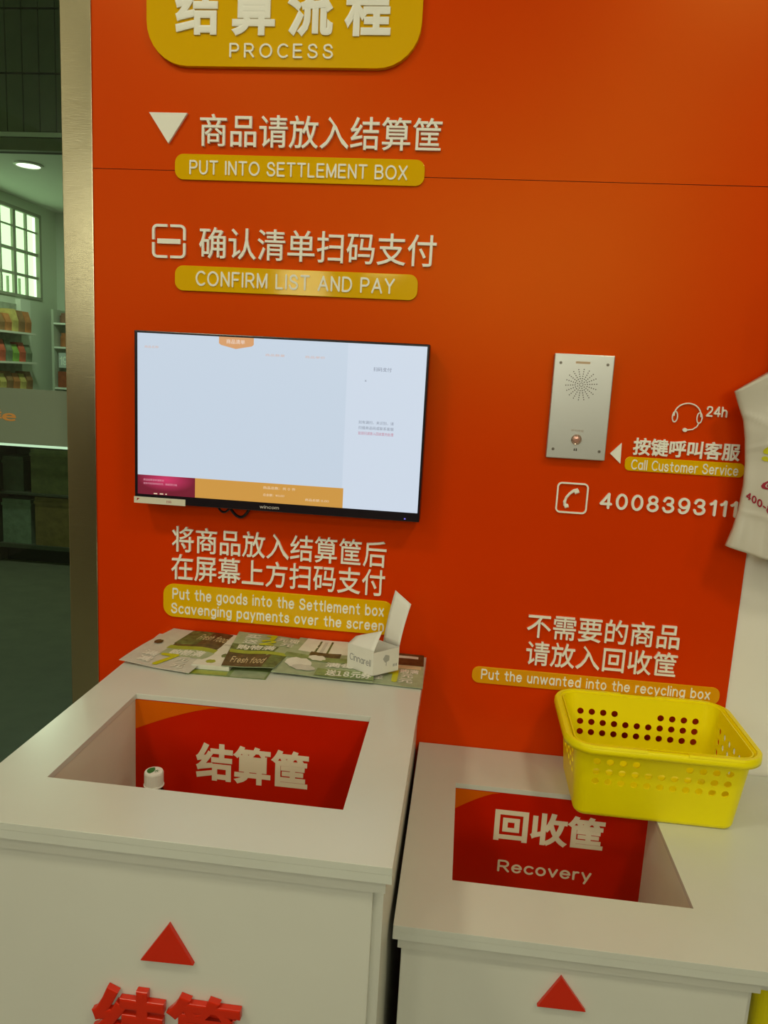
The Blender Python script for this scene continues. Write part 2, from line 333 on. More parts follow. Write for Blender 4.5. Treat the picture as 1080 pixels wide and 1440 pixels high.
# far window in the side wall
FW = mat('far_window_frame', (0.30, 0.33, 0.24), 0.5)
W3 = obj('window_3', *join(box(-3.42, -3.39, 3.3, 4.47, 2.555, 2.58), box(-3.42, -3.39, 3.3, 4.47, 1.94, 1.96), box(-3.42, -3.39, 4.44, 4.47, 1.955, 2.563)), FW); struct(W3)
for y, t in ((3.42, 0.015), (3.60, 0.03), (3.77, 0.015), (3.95, 0.015), (4.115, 0.035), (4.285, 0.014)):
    bxo('mullion', (-3.425, -3.405, y, y + t, 1.955, 2.563), FW, W3)
for z, t in ((2.435, 0.012), (2.266, 0.024), (2.095, 0.02)):
    bxo('mullion', (-3.42, -3.408, 3.3, 4.45, z, z + t), FW, W3)
for k in range(14):
    bxo('railing_bar', (-3.56, -3.545, 3.4 + k * 0.078, 3.412 + k * 0.078, 1.955, 2.1), FW, W3)
W3g = obj('pane', [(-3.45, 3.3, 1.955), (-3.45, 4.45, 1.955), (-3.45, 4.45, 2.563), (-3.45, 3.3, 2.563)], [(0, 1, 2, 3)], gm, W3)
# white post, goods shelves, low display case seen through the glass
def cm(n, c, r=0.55): return mat(n, c, r, var=0.2, scale=25)
o = bxo('white_post', (-3.4, -3.36, 4.11, 4.24, 0, 1.92), mat('post_white', (0.75, 0.8, 0.7), 0.4)); tag(o, 'white square post beyond the glass below the gridded window', 'post')
sh = thing('goods_shelf', (-3.34, 3.85, 0.93), 'tall shelf with brown and green goods against the side wall left of the white post', 'shelf')
bxo('upright', (-3.40, -3.37, 3.55, 4.07, 0.93, 1.88), cm('shelf_board', (0.35, 0.4, 0.3)), sh)
for z in (0.94, 1.25, 1.45, 1.66): bxo('shelf_board', (-3.37, -3.22, 3.55, 4.07, z, z + 0.014), mat('pale_board', (0.7, 0.7, 0.6), 0.4), sh)
GC = [(0.42, 0.16, 0.05), (0.2, 0.35, 0.06), (0.5, 0.4, 0.12), (0.5, 0.10, 0.05), (0.25, 0.13, 0.05), (0.15, 0.2, 0.12)]
GN = ['brown', 'green', 'yellowish', 'red', 'dark brown', 'dark green']
GM = [cm('pack_' + n.replace(' ', '_'), c) for n, c in zip(GN, GC)]
k = 0
for zi, z in enumerate((1.264, 1.464, 1.674)):
    for yi in range(6):
        y = 3.57 + yi * 0.083; k += 1; h = 0.11 + 0.05 * random.random(); c = (yi * 2 + zi) % 6
        o = obj('goods_packet', *prism([(-3.36, z), (-3.25, z), (-3.245, z + h * 0.5), (-3.27, z + h), (-3.34, z + h)], lambda u, v, d: (u, y + d, v), 0, 0.07), GM[c], at=(-3.3, y + 0.035, z))
        tag(o, '%s packet, %s on the %s board of the side shelf behind glass' % (GN[c], ('leftmost', 'second', 'third', 'fourth', 'fifth', 'sixth')[yi], ('lowest', 'middle', 'top')[zi]), 'packet', 'packets on the side shelf behind the glass')
bs = thing('back_shelf', (-3.05, 4.6, 1.2), 'dark back-wall shelf with jars and a red-brown box beside the steel frame', 'shelf')
bxo('back_board', (-3.30, -2.2, 4.67, 4.69, 1.2, 1.88), cm('dark_back_board', (0.10, 0.13, 0.09)), bs)
for z in (1.26, 1.58, 1.765): bxo('shelf_board', (-3.30, -2.2, 4.46, 4.67, z, z + 0.014), mat('bright_board', (0.8, 0.85, 0.78), 0.3), bs)
bxo('upright', (-3.32, -3.30, 4.46, 4.69, 1.2, 1.88), mat('upright_pale', (0.5, 0.55, 0.45), 0.4), bs)
for i, (x, z, c, n) in enumerate(((-3.26, 1.594, (0.4, 0.15, 0.06), 'red-brown jar'), (-3.16, 1.594, (0.3, 0.25, 0.1), 'brown jar'), (-3.06, 1.594, (0.2, 0.3, 0.12), 'green jar'), (-3.26, 1.779, (0.25, 0.12, 0.08), 'small dark jar'), (-3.15, 1.779, (0.3, 0.3, 0.25), 'small grey jar'))):
    h = 0.11 if i < 3 else 0.08
    V, F = lathe([(0.03, 0), (0.033, 0.005), (0.033, h * .7), (0.024, h * .8), (0.024, h), (0.02, h)], (x, 4.55, z), 16)
    tag(obj('jar', V, F, cm('jar_%d' % i, c, 0.3), at=(x, 4.55, z)), n + ' on the back shelf behind the glass', 'jar')
o = obj('price_card', *box(-3.285, -3.20, 4.50, 4.504, 1.43, 1.55), mat('pale_card', (0.55, 0.62, 0.6), 0.5), at=(-3.24, 4.5, 1.43)); tag(o, 'pale card with the number 19 standing above the red-brown box on the back shelf', 'sign')
obj('lettering', *line('19', -3.275, -3.215, 1.45, 1.52, onwall(4.499), 0.002, 0.03), mat('number_white', (0.9, 0.95, 0.9), 0.5), o)
o = obj('red_box', *box(-3.29, -3.17, 4.49, 4.6, 1.274, 1.40), cm('redbrown_box', (0.28, 0.07, 0.03)), at=(-3.23, 4.54, 1.274), bevel=0.004); tag(o, 'red-brown box on the lowest board of the back shelf beside the steel frame', 'box')
o.location.z += 0
dc = thing('display_case', (-3.0, 4.4, 0), 'low dark display case with a bright strip light along its top edge', 'display case')
DG = cm('case_dark', (0.05, 0.06, 0.04)); 
bxo('case_back', (-3.38, -2.2, 4.04, 4.06, 0.14, 0.86), DG, dc)
bxo('case_top', (-3.38, -2.2, 3.75, 4.06, 0.90, 0.92), mat('case_top_green', (0.3, 0.36, 0.26), 0.3), dc)
bxo('case_shelf', (-3.38, -2.2, 3.77, 4.04, 0.51, 0.525), DG, dc)
bxo('case_base', (-3.38, -2.2, 3.77, 4.04, 0.11, 0.14), DG, dc)
bxo('plinth', (-3.36, -2.2, 3.85, 4.02, 0, 0.11), mat('plinth_shade_black', (0.01, 0.01, 0.01), 0.6), dc)  # black colour stands in for the shadow under the case
bxo('case_side', (-3.395, -3.381, 3.77, 4.06, 0.0, 0.90), DG, dc)
bxo('strip_light', (-3.36, -2.2, 3.735, 3.75, 0.868, 0.884), mat('strip_glow', (0.85, 1, 0.85), emit=1.0), dc)
for x0, x1, z0, z1, c, n, yy in ((-3.36, -3.14, 0.14, 0.47, (0.16, 0.22, 0.17), 'grey-green crate on the lowest shelf of the dark display case', 3.80), (-3.10, -2.8, 0.14, 0.50, (0.17, 0.12, 0.04), 'brown cardboard box beside the grey-green crate in the display case', 3.79), (-3.13, -2.8, 0.526, 0.85, (0.10, 0.11, 0.04), 'olive cardboard box under the strip light in the display case', 3.80), (-3.36, -3.2, 0.526, 0.78, (0.05, 0.07, 0.04), 'dark green box left of the olive box in the display case', 3.82)):
    tag(obj('storage_box', *join(box(x0, x1, yy, 4.02, z0, z1), box(x0 - 0.006, x1 + 0.006, yy - 0.006, 4.026, z1 - 0.05, z1 - 0.03)), cm('box_mat', c), at=((x0 + x1) / 2, yy + 0.1, z0)), n, 'box')

# ------------------------------------------------------------------ the two boxes
def cabinet(name, label, x0, x1, yf, z, a0, a1, b0, b1, bx1, cav, gfx, dx):
    t = thing(name, ((x0 + x1) / 2, yf / 2, 0), label, 'counter')
    YB = -0.001
    obj('countertop', *ring(x0, x1, yf, YB, a0, a1, b0, b1, z - 0.0095, z), STONE, t, bevel=0.0006)
    obj('top_edge', *ring(x0, x1, yf, YB, x0 + 0.012, x1 - 0.012, yf + 0.012, YB - 0.012, z - 0.0205, z - 0.00955), STONE, t)
    obj('under_frame', *ring(x0 + 0.007, bx1 + 0.003, yf + 0.007, YB, x0 + 0.03, bx1 - 0.02, yf + 0.03, YB - 0.02, z - 0.038, z - 0.0207), CABW, t)
    bx0 = x0 + 0.012; fy = yf + 0.012
    bxo('side_panel', (bx0, bx0 + 0.012, fy + 0.012, YB, 0.0, z - 0.0385), CABW, t)
    bxo('side_panel', (bx1 - 0.012, bx1, fy + 0.012, YB, 0.0, z - 0.0385), CABW, t)
    fp = bxo('front_panel', (bx0, bx1 - dx, fy, fy + 0.0115, 0.0, z - 0.0385), CABW, t, bevel=0.001)
    # cavity lining below the opening
    e = 0.0015; g = 0.008; zt = z - 0.0097; zb = z - cav
    bxo('lining', (a0 - e - g, a0 - e, b0 - g, b1, zb, zt), CAVW, t)
    bxo('lining', (a1 + e, a1 + e + g, b0 - g, b1, zb, zt), CAVW, t)
    bxo('lining', (a0 - e, a1 + e, b0 - e - g, b0 - e, zb, zt), CAVW, t)
    bxo('cavity_floor', (a0 - e, a1 + e, b0 - e, b1 + 0.01, zb - 0.01, zb), CAVW, t)
    bd = bxo('graphic_board', (a0 - e, a1 + e, b1 - 0.0015 + 0.001, b1 + 0.006, zb, zt), RED, t)
    return t, fp, bd
SX0, SX1 = -0.5965, -0.0485
SET, sf, sb = cabinet('settlement_box', 'taller white box counter on the left with a square opening and leaflets on its top', SX0, SX1, -0.6741, 0.9572, -0.517, -0.1222, -0.5681, -0.2922, -0.0585, 0.33, None, 0.0115)
# graphic: orange corner sweeping into red, lettering
def corner(bd, x0, x1, y, zt, k=1.0):
    P = [(x0, zt)]
    P += [(x0 + (x1 - x0) * s, zt - 0.0005) for s in (0.5, 1.0)]
    P += [(x0 + (x1 - x0) * (1 - s), zt - (0.052 * k) * (s ** 1.35)) for s in (0.15, 0.3, 0.45, 0.6, 0.75, 0.9, 1.0)]
    obj('orange_corner', *prism(P, onwall(y), 0, 0.0003), ORPRINT, bd)
yb = -0.2922 - 0.0007
corner(sb, -0.5183, -0.37, yb, 0.9474)
chars('结算筐', -0.413, -0.2207, 0.8155, 0.8835, onwall(yb), INNERW, sb, d=0.0005, bold=0.032)
# raised triangle and letters on the front
fy1 = -0.6741 + 0.012
obj('triangle', *prism([(-0.3464, 0.7915), (-0.2800, 0.7938), (-0.3111, 0.8452)], onwall(fy1), 0, 0.006), REDLET, sf, bevel=0.0006)
chars('结算', -0.4073, -0.2196, 0.655, 0.752, onwall(fy1), REDLET, sf, d=0.010, bold=0.040, pitch=1.04, br=2)

RX0 = -0.0545 + 0.003
REC, rf, rb = cabinet('recovery_box', 'lower white box counter on the right with the yellow basket on its top', RX0, 0.83, -0.5357, 0.7774, 0.0248, 0.3681, -0.426, -0.1477, 0.425, 0.30, None, 0.008)
yb2 = -0.1477 - 0.0007
corner(rb, 0.0235, 0.105, yb2, 0.7676, 0.8)
chars('回收筐', 0.1001, 0.2970, 0.6735, 0.7385, onwall(yb2), INNERW, rb, d=0.0005, bold=0.032)
obj('lettering', *line('Recovery', 0.1119, 0.2818, 0.6055, 0.6355, onwall(yb2), 0.0005, 0.022), INNERW, rb)
fy2 = -0.5357 + 0.012
obj('triangle', *prism([(0.1476, 0.6775), (0.2121, 0.6789), (0.176, 0.7264)], onwall(fy2), 0, 0.006), REDLET, rf, bevel=0.0006)
# open right end of the lower counter: apron, shelf and end panel
bxo('apron', (0.4255, 0.818, -0.500, -0.488, 0.722, 0.7565), CABW, REC)
bxo('side_shelf', (0.4255, 0.818, -0.49, -0.002, 0.545, 0.557), CABW, REC)
bxo('end_panel', (0.818, 0.829, -0.51, -0.002, 0.0, 0.7565), CABW, REC)

# ------------------------------------------------------------------ wall signs
WY = 0.0
f0 = onwall(WY)
def plate(parent, x0, x1, z0, z1, r, d=0.0045, m=YELLOW, name='plate'):
    return obj(name, *prism(rrect(x0, x1, z0, z1, r), f0, 0.0, d), m, parent, bevel=0.0009)
def sign(loc, label):
    return thing('wall_sign', (loc[0], 0.0, loc[1]), label, 'sign')
# heading
t = sign((-0.373, 2.13), 'large yellow rounded heading sign reading PROCESS at the top of the orange wall')
p = plate(t, -0.6195, -0.1268, 2.027, 2.235, 0.075, 0.011)
fh = onwall(-0.011)
chars('结算流程', -0.5655, -0.1805, 2.0757, 2.1640, fh, LETTER, p, d=0.004, bold=0.035, pitch=1.27)
obj('lettering', *line('PROCESS', -0.4656, -0.2795, 2.0408, 2.0645, fh, 0.003, 0.014, gap=0.30), LETTER, p)
# step one
t = sign((-0.35, 1.89), 'raised sign with a white down-pointing triangle and yellow plate reading PUT INTO SETTLEMENT BOX')
obj('triangle', *prism([(-0.6169, 1.9505), (-0.5803, 1.8979), (-0.5444, 1.9505)], f0, 0, 0.006), LETTER, t, bevel=0.0006)
chars('商品请放入结算筐', -0.5205, -0.0812, 1.8945, 1.9500, f0, LETTER, t, d=0.006, bold=0.006, pitch=1.0)
p = plate(t, -0.5681, -0.1078, 1.8365, 1.8812, 0.016)
fp_ = onwall(-0.0045)
obj('lettering', *line('PUT INTO SETTLEMENT BOX', -0.5397, -0.1383, 1.8455, 1.8703, fp_, 0.002, 0.018, gap=0.12), LETTER, p)
# step two
t = sign((-0.35, 1.69), 'raised sign with a white scan frame icon and yellow plate reading CONFIRM LIST AND PAY')
ic = []
x0, x1, z0, z1, r, th = -0.6114, -0.5465, 1.6965, 1.7570, 0.010, 0.0048
for sx in (0, 1):
    for sz in (0, 1):
        cx = x0 + r if sx == 0 else x1 - r; cz = z0 + r if sz == 0 else z1 - r
        a0 = {(0, 0): 180, (1, 0): 270, (1, 1): 0, (0, 1): 90}[(sx, sz)]
        xm = (x0 + x1) / 2 + (-0.003 if sx == 0 else 0.003); zm = (z0 + z1) / 2 + (-0.0025 if sz == 0 else 0.0025)
        arc = [(cx + r * math.cos(math.radians(a0 + 15 * k)), cz + r * math.sin(math.radians(a0 + 15 * k))) for k in range(7)]
        arci = [(cx + (r - th) * math.cos(math.radians(a0 + 15 * k)), cz + (r - th) * math.sin(math.radians(a0 + 15 * k))) for k in range(7)]
        if (sx, sz) in ((0, 0), (1, 1)):
            xa = x0 if sx == 0 else x1; s = 1 if sx == 0 else -1
            zb_ = z0 if sz == 0 else z1; q = 1 if sz == 0 else -1
            P = [(xa, zm)] + arc + [(xm, zb_), (xm, zb_ + q * th)] + arci[::-1] + [(xa + s * th, zm)]
        else:
            xa = x0 if sx == 0 else x1; s = 1 if sx == 0 else -1
            zb_ = z0 if sz == 0 else z1; q = 1 if sz == 0 else -1
            P = [(xm, zb_)] + arc + [(xa, zm), (xa + s * th, zm)] + arci[::-1] + [(xm, zb_ + q * th)]
        n = len(P)
        # as a strip of quads
        h = n // 2; V = []; F = []
        for i in range(h):
            a = P[i]; b = P[n - 1 - i]
            V += [f0(*a, 0), f0(*a, 0.005), f0(*b, 0.005), f0(*b, 0)]
        for i in range(h - 1):
            for j in range(4): F.append((i * 4 + j, i * 4 + (j + 1) % 4, i * 4 + 4 + (j + 1) % 4, i * 4 + 4 + j))
        F += [(0, 3, 2, 1), ((h - 1) * 4, (h - 1) * 4 + 1, (h - 1) * 4 + 2, (h - 1) * 4 + 3)]
        obj('icon_bracket', V, F, LETTER, t)
bxo('icon_bar', (-0.6015, -0.5565, -0.005, 0, 1.7222, 1.7312), LETTER, t, bevel=0.0005)
chars('确认清单扫码支付', -0.5200, -0.0785, 1.6985, 1.7545, f0, LETTER, t, d=0.006, bold=0.006)
p = plate(t, -0.5670, -0.1083, 1.6387, 1.6845, 0.016)
obj('lettering', *line('CONFIRM LIST AND PAY', -0.5255, -0.1505, 1.6482, 1.6758, fp_, 0.002, 0.018, gap=0.14), LETTER, p)
# below the screen
t = sign((-0.355, 1.09), 'sign under the screen with yellow plate reading Put the goods into the Settlement box')
chars('将商品放入结算筐后', -0.5700, -0.1390, 1.1325, 1.1850, f0, LETTER, t, d=0.005, bold=0.004)
chars('在屏幕上方扫码支付', -0.5710, -0.1390, 1.0750, 1.1280, f0, LETTER, t, d=0.005, bold=0.004)
p = plate(t, -0.5875, -0.1180, 0.9965, 1.0655, 0.022)
obj('lettering', *line('Put the goods into the Settlement box', -0.5680, -0.1375, 1.0285, 1.0575, fp_, 0.0012, 0.026, gap=0.12), LETTER, p)
obj('lettering', *line('Scavenging payments over the screen', -0.5705, -0.1360, 0.9985, 1.0265, fp_, 0.0012, 0.026, gap=0.12), LETTER, p)
# customer service
t = sign((0.39, 1.40), 'sign right of the intercom with headset icon, 24h and yellow plate reading Call Customer Service')
HS = []
cx, cz = 0.3925 , 1.4590
HS.append(tube([(cx + 0.0235 * math.cos(math.radians(a)), -0.003, cz + 0.0215 * math.sin(math.radians(a))) for a in range(-5, 186, 10)], 0.0013, 6))
for s in (-1, 1):
    HS.append(tube([(cx + s * 0.0215 + 0.0045 * math.cos(a * math.pi / 8), -0.003, cz - 0.0035 + 0.0095 * math.sin(a * math.pi / 8)) for a in range(16)], 0.0012, 6, close=True))
HS.append(tube([(cx + 0.0215, -0.003, cz - 0.013), (cx + 0.0185, -0.003, cz - 0.0195), (cx + 0.012, -0.003, cz - 0.0245), (cx + 0.001, -0.003, cz - 0.0265)], 0.0012, 6))
HS.append(prism([(cx - 0.0015 + 0.0042 * math.cos(k * math.pi / 6), cz - 0.0262 + 0.0036 * math.sin(k * math.pi / 6)) for k in range(12)], f0, 0.001, 0.0045))
obj('headset_icon', *join(*HS), LETTER, t)
obj('lettering', *line('24h', 0.4248, 0.4610, 1.4590, 1.4780, f0, 0.004, 0.024), LETTER, t)
chars('按键呼叫客服', 0.3035, 0.4925, 1.3815, 1.4140, f0, LETTER, t, d=0.004, bold=0.024)
p = plate(t, 0.2920, 0.5035, 1.3525, 1.3783, 0.009, 0.003)
obj('lettering', *line('Call Customer Service', 0.3035, 0.4930, 1.3550, 1.3740, onwall(-0.003), 0.0012, 0.018, gap=0.12), LETTER, p)
obj('arrow', *prism([(0.2636, 1.3820), (0.2838, 1.3645), (0.2825, 1.4024)], f0, 0, 0.004), LETTER, t)
# phone number
t = sign((0.33, 1.29), 'white telephone handset icon in a rounded square beside the number 4008393111')
PO = rrect(0.1740, 0.2318, 1.2655, 1.3235, 0.009); PI = rrect(0.1770, 0.2288, 1.2685, 1.3205, 0.006)
n = len(PO); V = []
for a, b in zip(PO, PI): V += [f0(*a, 0), f0(*a, 0.004), f0(*b, 0.004), f0(*b, 0)]
F = [(i * 4 + j, i * 4 + (j + 1) % 4, ((i + 1) % n) * 4 + (j + 1) % 4, ((i + 1) % n) * 4 + j) for i in range(n) for j in range(4)]
obj('icon_frame', V, F, LETTER, t)
H = []
arc = [(0.1915, 1.2795), (0.1900, 1.2870), (0.1925, 1.2950), (0.1980, 1.3025), (0.2050, 1.3085), (0.2125, 1.3105)]
H.append(tube([(x, -0.0025, z) for x, z in arc], [0.0033, 0.0030, 0.0026, 0.0026, 0.0030, 0.0033], 8))
H.append(tube([(0.1905, -0.0025, 1.2775), (0.1975, -0.0025, 1.2800)], 0.0036, 8)); H.append(tube([(0.2065, -0.0025, 1.3050), (0.2145, -0.0025, 1.3085)], 0.0036, 8))
obj('handset_icon', *join(*H), LETTER, t)
obj('lettering', *line('4008393111', 0.2540, 0.5000, 1.2785, 1.3090, f0, 0.004, 0.026, gap=0.17), LETTER, t)
# recycling sign
t = sign((0.28, 0.98), 'sign above the yellow basket with plate reading Put the unwanted into the recycling box')
chars('不需要的商品', 0.1417, 0.4272, 1.0180, 1.0660, f0, LETTER, t, d=0.005, bold=0.004)
chars('请放入回收筐', 0.1440, 0.4280, 0.9620, 1.0105, f0, LETTER, t, d=0.005, bold=0.004)
p = plate(t, 0.0430, 0.5140, 0.9150, 0.9490, 0.014, 0.003, tint(mat('amber_acrylic', (0.78, 0.34, 0.002), 0.2), (1, 0.8, 0.3)))
obj('lettering', *line('Put the unwanted into the recycling box', 0.0610, 0.4960, 0.9185, 0.9450, onwall(-0.003), 0.0012, 0.020, gap=0.12), LETTER, p)

# ------------------------------------------------------------------ the screen
TX0, TX1, TZ0, TZ1 = -0.6268, -0.0768, 1.2360, 1.5598
tv = thing('wall_screen', (-0.352, 0.0, 1.236), 'black-framed flat screen lit pale blue on the orange wall', 'screen')
cas = bxo('casing', (TX0, TX1, -0.050, -0.012, TZ0, TZ1), BLACK, tv, bevel=0.0015)
bxo('back_cover', (TX0 + 0.06, TX1 - 0.06, -0.0118, -0.0005, TZ0 + 0.03, TZ1 - 0.05), BLACK, tv)
sm = bpy.data.materials.new('screen_glow'); sm.use_nodes = True; nt = sm.node_tree; b = nt.nodes['Principled BSDF']
b.inputs['Base Color'].default_value = (0.02, 0.02, 0.02, 1); b.inputs['Roughness'].default_value = 0.3
b.inputs['Emission Color'].default_value = (0.545, 0.635, 0.745, 1); b.inputs['Emission Strength'].default_value = 1.0
sx0, sx1, sz0, sz1 = -0.6200, -0.0815, 1.2532, 1.5555
scr = bxo('display', (sx0, sx1, -0.0510, -0.0495, sz0, sz1), sm, tv)
fs = onwall(-0.0510)
def em(n, c): return mat(n, c, 0.4, emit=1.0)
def flat(name, x0, x1, z0, z1, m, parent=scr, base=0.0, d=0.0002): return obj(name, *prism([(x0, z0), (x1, z0), (x1, z1), (x0, z1)], fs, base, base + d), m, parent)
flat('side_column', -0.2240, sx1 + 0.0005, sz0 + 0.0005, sz1 - 0.0005, em('column_pale', (0.60, 0.68, 0.79)))
flat('total_bar', -0.5065, -0.2215, sz0, 1.2905, em('bar_orange', (0.60, 0.30, 0.055)), base=0.0002)
adm = bpy.data.materials.new('magenta_banner'); adm.use_nodes = True; nt = adm.node_tree; b = nt.nodes['Principled BSDF']
tc = nt.nodes.new('ShaderNodeTexCoord'); gr = nt.nodes.new('ShaderNodeTexGradient'); gr.gradient_type = 'SPHERICAL'; mp = nt.nodes.new('ShaderNodeMapping'); rp = nt.nodes.new('ShaderNodeValToRGB')
mp.inputs['Location'].default_value = (0.55, 0.2, -0.9); mp.inputs['Scale'].default_value = (16, 1, 24)
mp.vector_type = 'POINT'
rp.color_ramp.elements[0].color = (0.16, 0.0, 0.02, 1); rp.color_ramp.elements[1].color = (0.62, 0.03, 0.13, 1)
nt.links.new(tc.outputs['Generated'], mp.inputs[0]); mp.inputs['Location'].default_value = (-1.0, 0, -1.3); mp.inputs['Scale'].default_value = (2.0, 0.01, 1.6)
nt.links.new(mp.outputs[0], gr.inputs[0]); nt.links.new(gr.outputs[0], rp.inputs[0]); nt.links.new(rp.outputs[0], b.inputs['Emission Color']); b.inputs['Emission Strength'].default_value = 1.0
b.inputs['Base Color'].default_value = (0.01, 0.01, 0.01, 1)
flat('banner', sx0, -0.5065, sz0, 1.2905, adm, base=0.0002)
PK = em('pale_pink_text', (0.70, 0.30, 0.38)); PW = em('pale_text', (0.80, 0.62, 0.42)); GY = em('grey_text', (0.22, 0.25, 0.32)); OR = em('faint_orange_text', (0.66, 0.44, 0.36)); CR = em('crimson_text', (0.50, 0.14, 0.22))
def tl(s, x0, x1, z0, z1, m, bold=0.0, base=0.0004): obj('lettering', *line(s, x0, x1, z0, z1, fs, 0.0002, bold, 2, base=base), m, scr)
tl('商品结算清单请核对', -0.6085, -0.5680, 1.2795, 1.2835, PK)
tl('使用手机扫码完成支付，谢谢您的光临', -0.6085, -0.5420, 1.2725, 1.2765, PK)
for i, x in enumerate((-0.588, -0.576, -0.565)): flat('banner_mark', x, x + (0.007 if i < 2 else 0.003), 1.2545, 1.2565, PW, base=0.0004)
tl('商品总数：共 0 件', -0.3740, -0.3120, 1.2790, 1.2845, PW); tl('总金额：¥0.00', -0.3740, -0.3330, 1.2655, 1.2705, PW); tl('商品总额 0.00', -0.2930, -0.2480, 1.2615, 1.2665, PW)
obj('tab', *prism([(-0.4640, sz1), (-0.4640, 1.5435), (-0.4600, 1.5405), (-0.4320, 1.5345), (-0.4020, 1.5405), (-0.3985, 1.5435), (-0.3985, sz1)], fs, 0.0, 0.0003), em('tab_orange', (0.66, 0.33, 0.14)), scr)
tl('商品清单', -0.4500, -0.4150, 1.5435, 1.5515, em('tab_text', (0.8, 0.62, 0.5)), 0.01)
tl('商品名称', -0.6060, -0.5790, 1.5285, 1.5330, OR); tl('商品数量', -0.3760, -0.3400, 1.5245, 1.5290, OR); tl('商品单价', -0.3020, -0.2650, 1.5245, 1.5290, OR)
tl('扫码支付', -0.1760, -0.1430, 1.5075, 1.5150, GY, 0.005); tl('×', -0.1910, -0.1875, 1.4880, 1.4915, GY)
tl('如有漏扫，未识别，请', -0.1985, -0.1340, 1.4120, 1.4180, GY); tl('扫描商品码或联系客服', -0.1985, -0.1335, 1.4020, 1.4080, GY); tl('如误扫请放入回收筐内处理', -0.1985, -0.1335, 1.3920, 1.3980, CR)
obj('brand_lettering', *line('wincom', -0.3800, -0.3430, 1.2415, 1.2475, onwall(-0.050), 0.0004, 0.01, gap=0.1), mat('brand_grey', (0.62, 0.58, 0.55), 0.4), cas)
bxo('indicator', (-0.1050, -0.1025, -0.0506, -0.0498, 1.2400, 1.2420), mat('blue_led', (0.25, 0.2, 1.0), emit=1.2), cas)
stk = bxo('sticker', (-0.6275, -0.5255, -0.0515, -0.0501, 1.2352, 1.2475), mat('sticker_white', (0.75, 0.72, 0.58), 0.5), cas)
fk = onwall(-0.0515)
obj('sticker_mark', *join(prism([(-0.622, 1.2395), (-0.616, 1.2445), (-0.621, 1.2450)], fk, 0, 0.0002), line('扫码', -0.563, -0.553, 1.2385, 1.2435, fk, 0.0002)), CRIM, stk)
tag(obj('screen_cable', *join(tube([(-0.475 + 0.034 * s, -0.02 - 0.006 * math.sin(s * 3), 1.24 - 0.016 * math.sin(math.pi * s)) for s in [k / 12 for k in range(13)]], 0.0022),
    tube([(-0.452 + 0.045 * s, -0.016 + 0.006 * math.sin(s * 3), 1.24 - 0.0265 * math.sin(math.pi * s) ** 0.8) for s in [k / 14 for k in range(15)]], 0.003)), BLACK, at=(-0.45, -0.02, 1.24)), 'black cable looped below the bottom edge of the screen', 'cable')

# ------------------------------------------------------------------ intercom
ix0, ix1, iz0, iz1 = 0.1472, 0.2533, 1.3684, 1.5572
it = thing('intercom', ((ix0 + ix1) / 2, 0, iz0), 'brushed metal intercom panel with round speaker grille and call button', 'intercom')
pl = bxo('face_plate', (ix0, ix1, -0.014, -0.0005, iz0, iz1), ALU, it, bevel=0.0015)
fi = onwall(-0.014)
cx, cz = 0.1985, 1.5035
hs = []
for s in range(18):
    a = 2 * math.pi * s / 18 + 0.08
    for q in range(6):
        rr = 0.0068 + q * 0.0041
        if q == 0 and s % 2: continue
        hs.append(prism([(cx + rr * math.cos(a) + 0.00105 * math.cos(k * math.pi / 4), cz + rr * math.sin(a) + 0.00105 * math.sin(k * math.pi / 4)) for k in range(8)], fi, 0, 0.0002))
for s in range(8):
    a = 2 * math.pi * s / 8
    hs.append(prism([(cx + 0.0032 * math.cos(a) + 0.0009 * math.cos(k * math.pi / 3), cz + 0.0032 * math.sin(a) + 0.0009 * math.sin(k * math.pi / 3)) for k in range(6)], fi, 0, 0.0002))
o = obj('speaker_hole', *join(*hs), HOLE, it); o['kind'] = 'stuff'
for x in (ix0 + 0.0115, ix1 - 0.0115):
    for z in (iz0 + 0.0165, iz1 - 0.0165):
        sc = obj('screw', *prism([(x + 0.0028 * math.cos(k * math.pi / 8), z + 0.0028 * math.sin(k * math.pi / 8)) for k in range(16)], fi, 0, 0.0009), mat('screw_steel', (0.28, 0.25, 0.2), 0.35, metal=0.8), it)
        obj('slot', *join(prism([(x - 0.0018, z - 0.0004), (x + 0.0018, z - 0.0004), (x + 0.0018, z + 0.0004), (x - 0.0018, z + 0.0004)], fi, 0.0009, 0.0011), prism([(x - 0.0004, z - 0.0018), (x + 0.0004, z - 0.0018), (x + 0.0004, z + 0.0018), (x - 0.0004, z + 0.0018)], fi, 0.0009, 0.0011)), HOLE, sc)
bx_, bz_ = 0.1990, 1.4045
V, F = lathe([(0.0095, 0), (0.0095, 0.002), (0.0085, 0.003), (0.0075, 0.0025)], (0, 0, 0), 28)
V = [(bx_ + x, -0.014 - z, bz_ + y) for x, y, z in V]
br = obj('button', V, F, mat('button_ring', (0.55, 0.42, 0.33), 0.25, metal=0.8), it, smooth=False)
V, F = lathe([(0.0062, 0.002), (0.0062, 0.0042), (0.0045, 0.0052), (0.002, 0.0055)], (0, 0, 0), 24)
obj('button_cap', [(bx_ + x, -0.014 - z, bz_ + y) for x, y, z in V], F, mat('pinkish_button', (0.62, 0.33, 0.25), 0.2, metal=0.4), br)
obj('lettering', *line('呼叫按钮', bx_ - 0.0105, bx_ + 0.0115, 1.4185, 1.4225, fi, 0.0002), mat('faint_brown_print', (0.38, 0.27, 0.17), 0.5), it)
obj('bell_mark', *join(prism([(bx_ - 0.003, 1.3835), (bx_ - 0.0008, 1.3835), (bx_ - 0.0008, 1.3885), (bx_ - 0.003, 1.3875)], fi, 0, 0.0002), prism([(bx_ + 0.0004, 1.3835), (bx_ + 0.0030, 1.3835), (bx_ + 0.0026, 1.3885), (bx_ + 0.0008, 1.3885)], fi, 0, 0.0002)), HOLE, it)
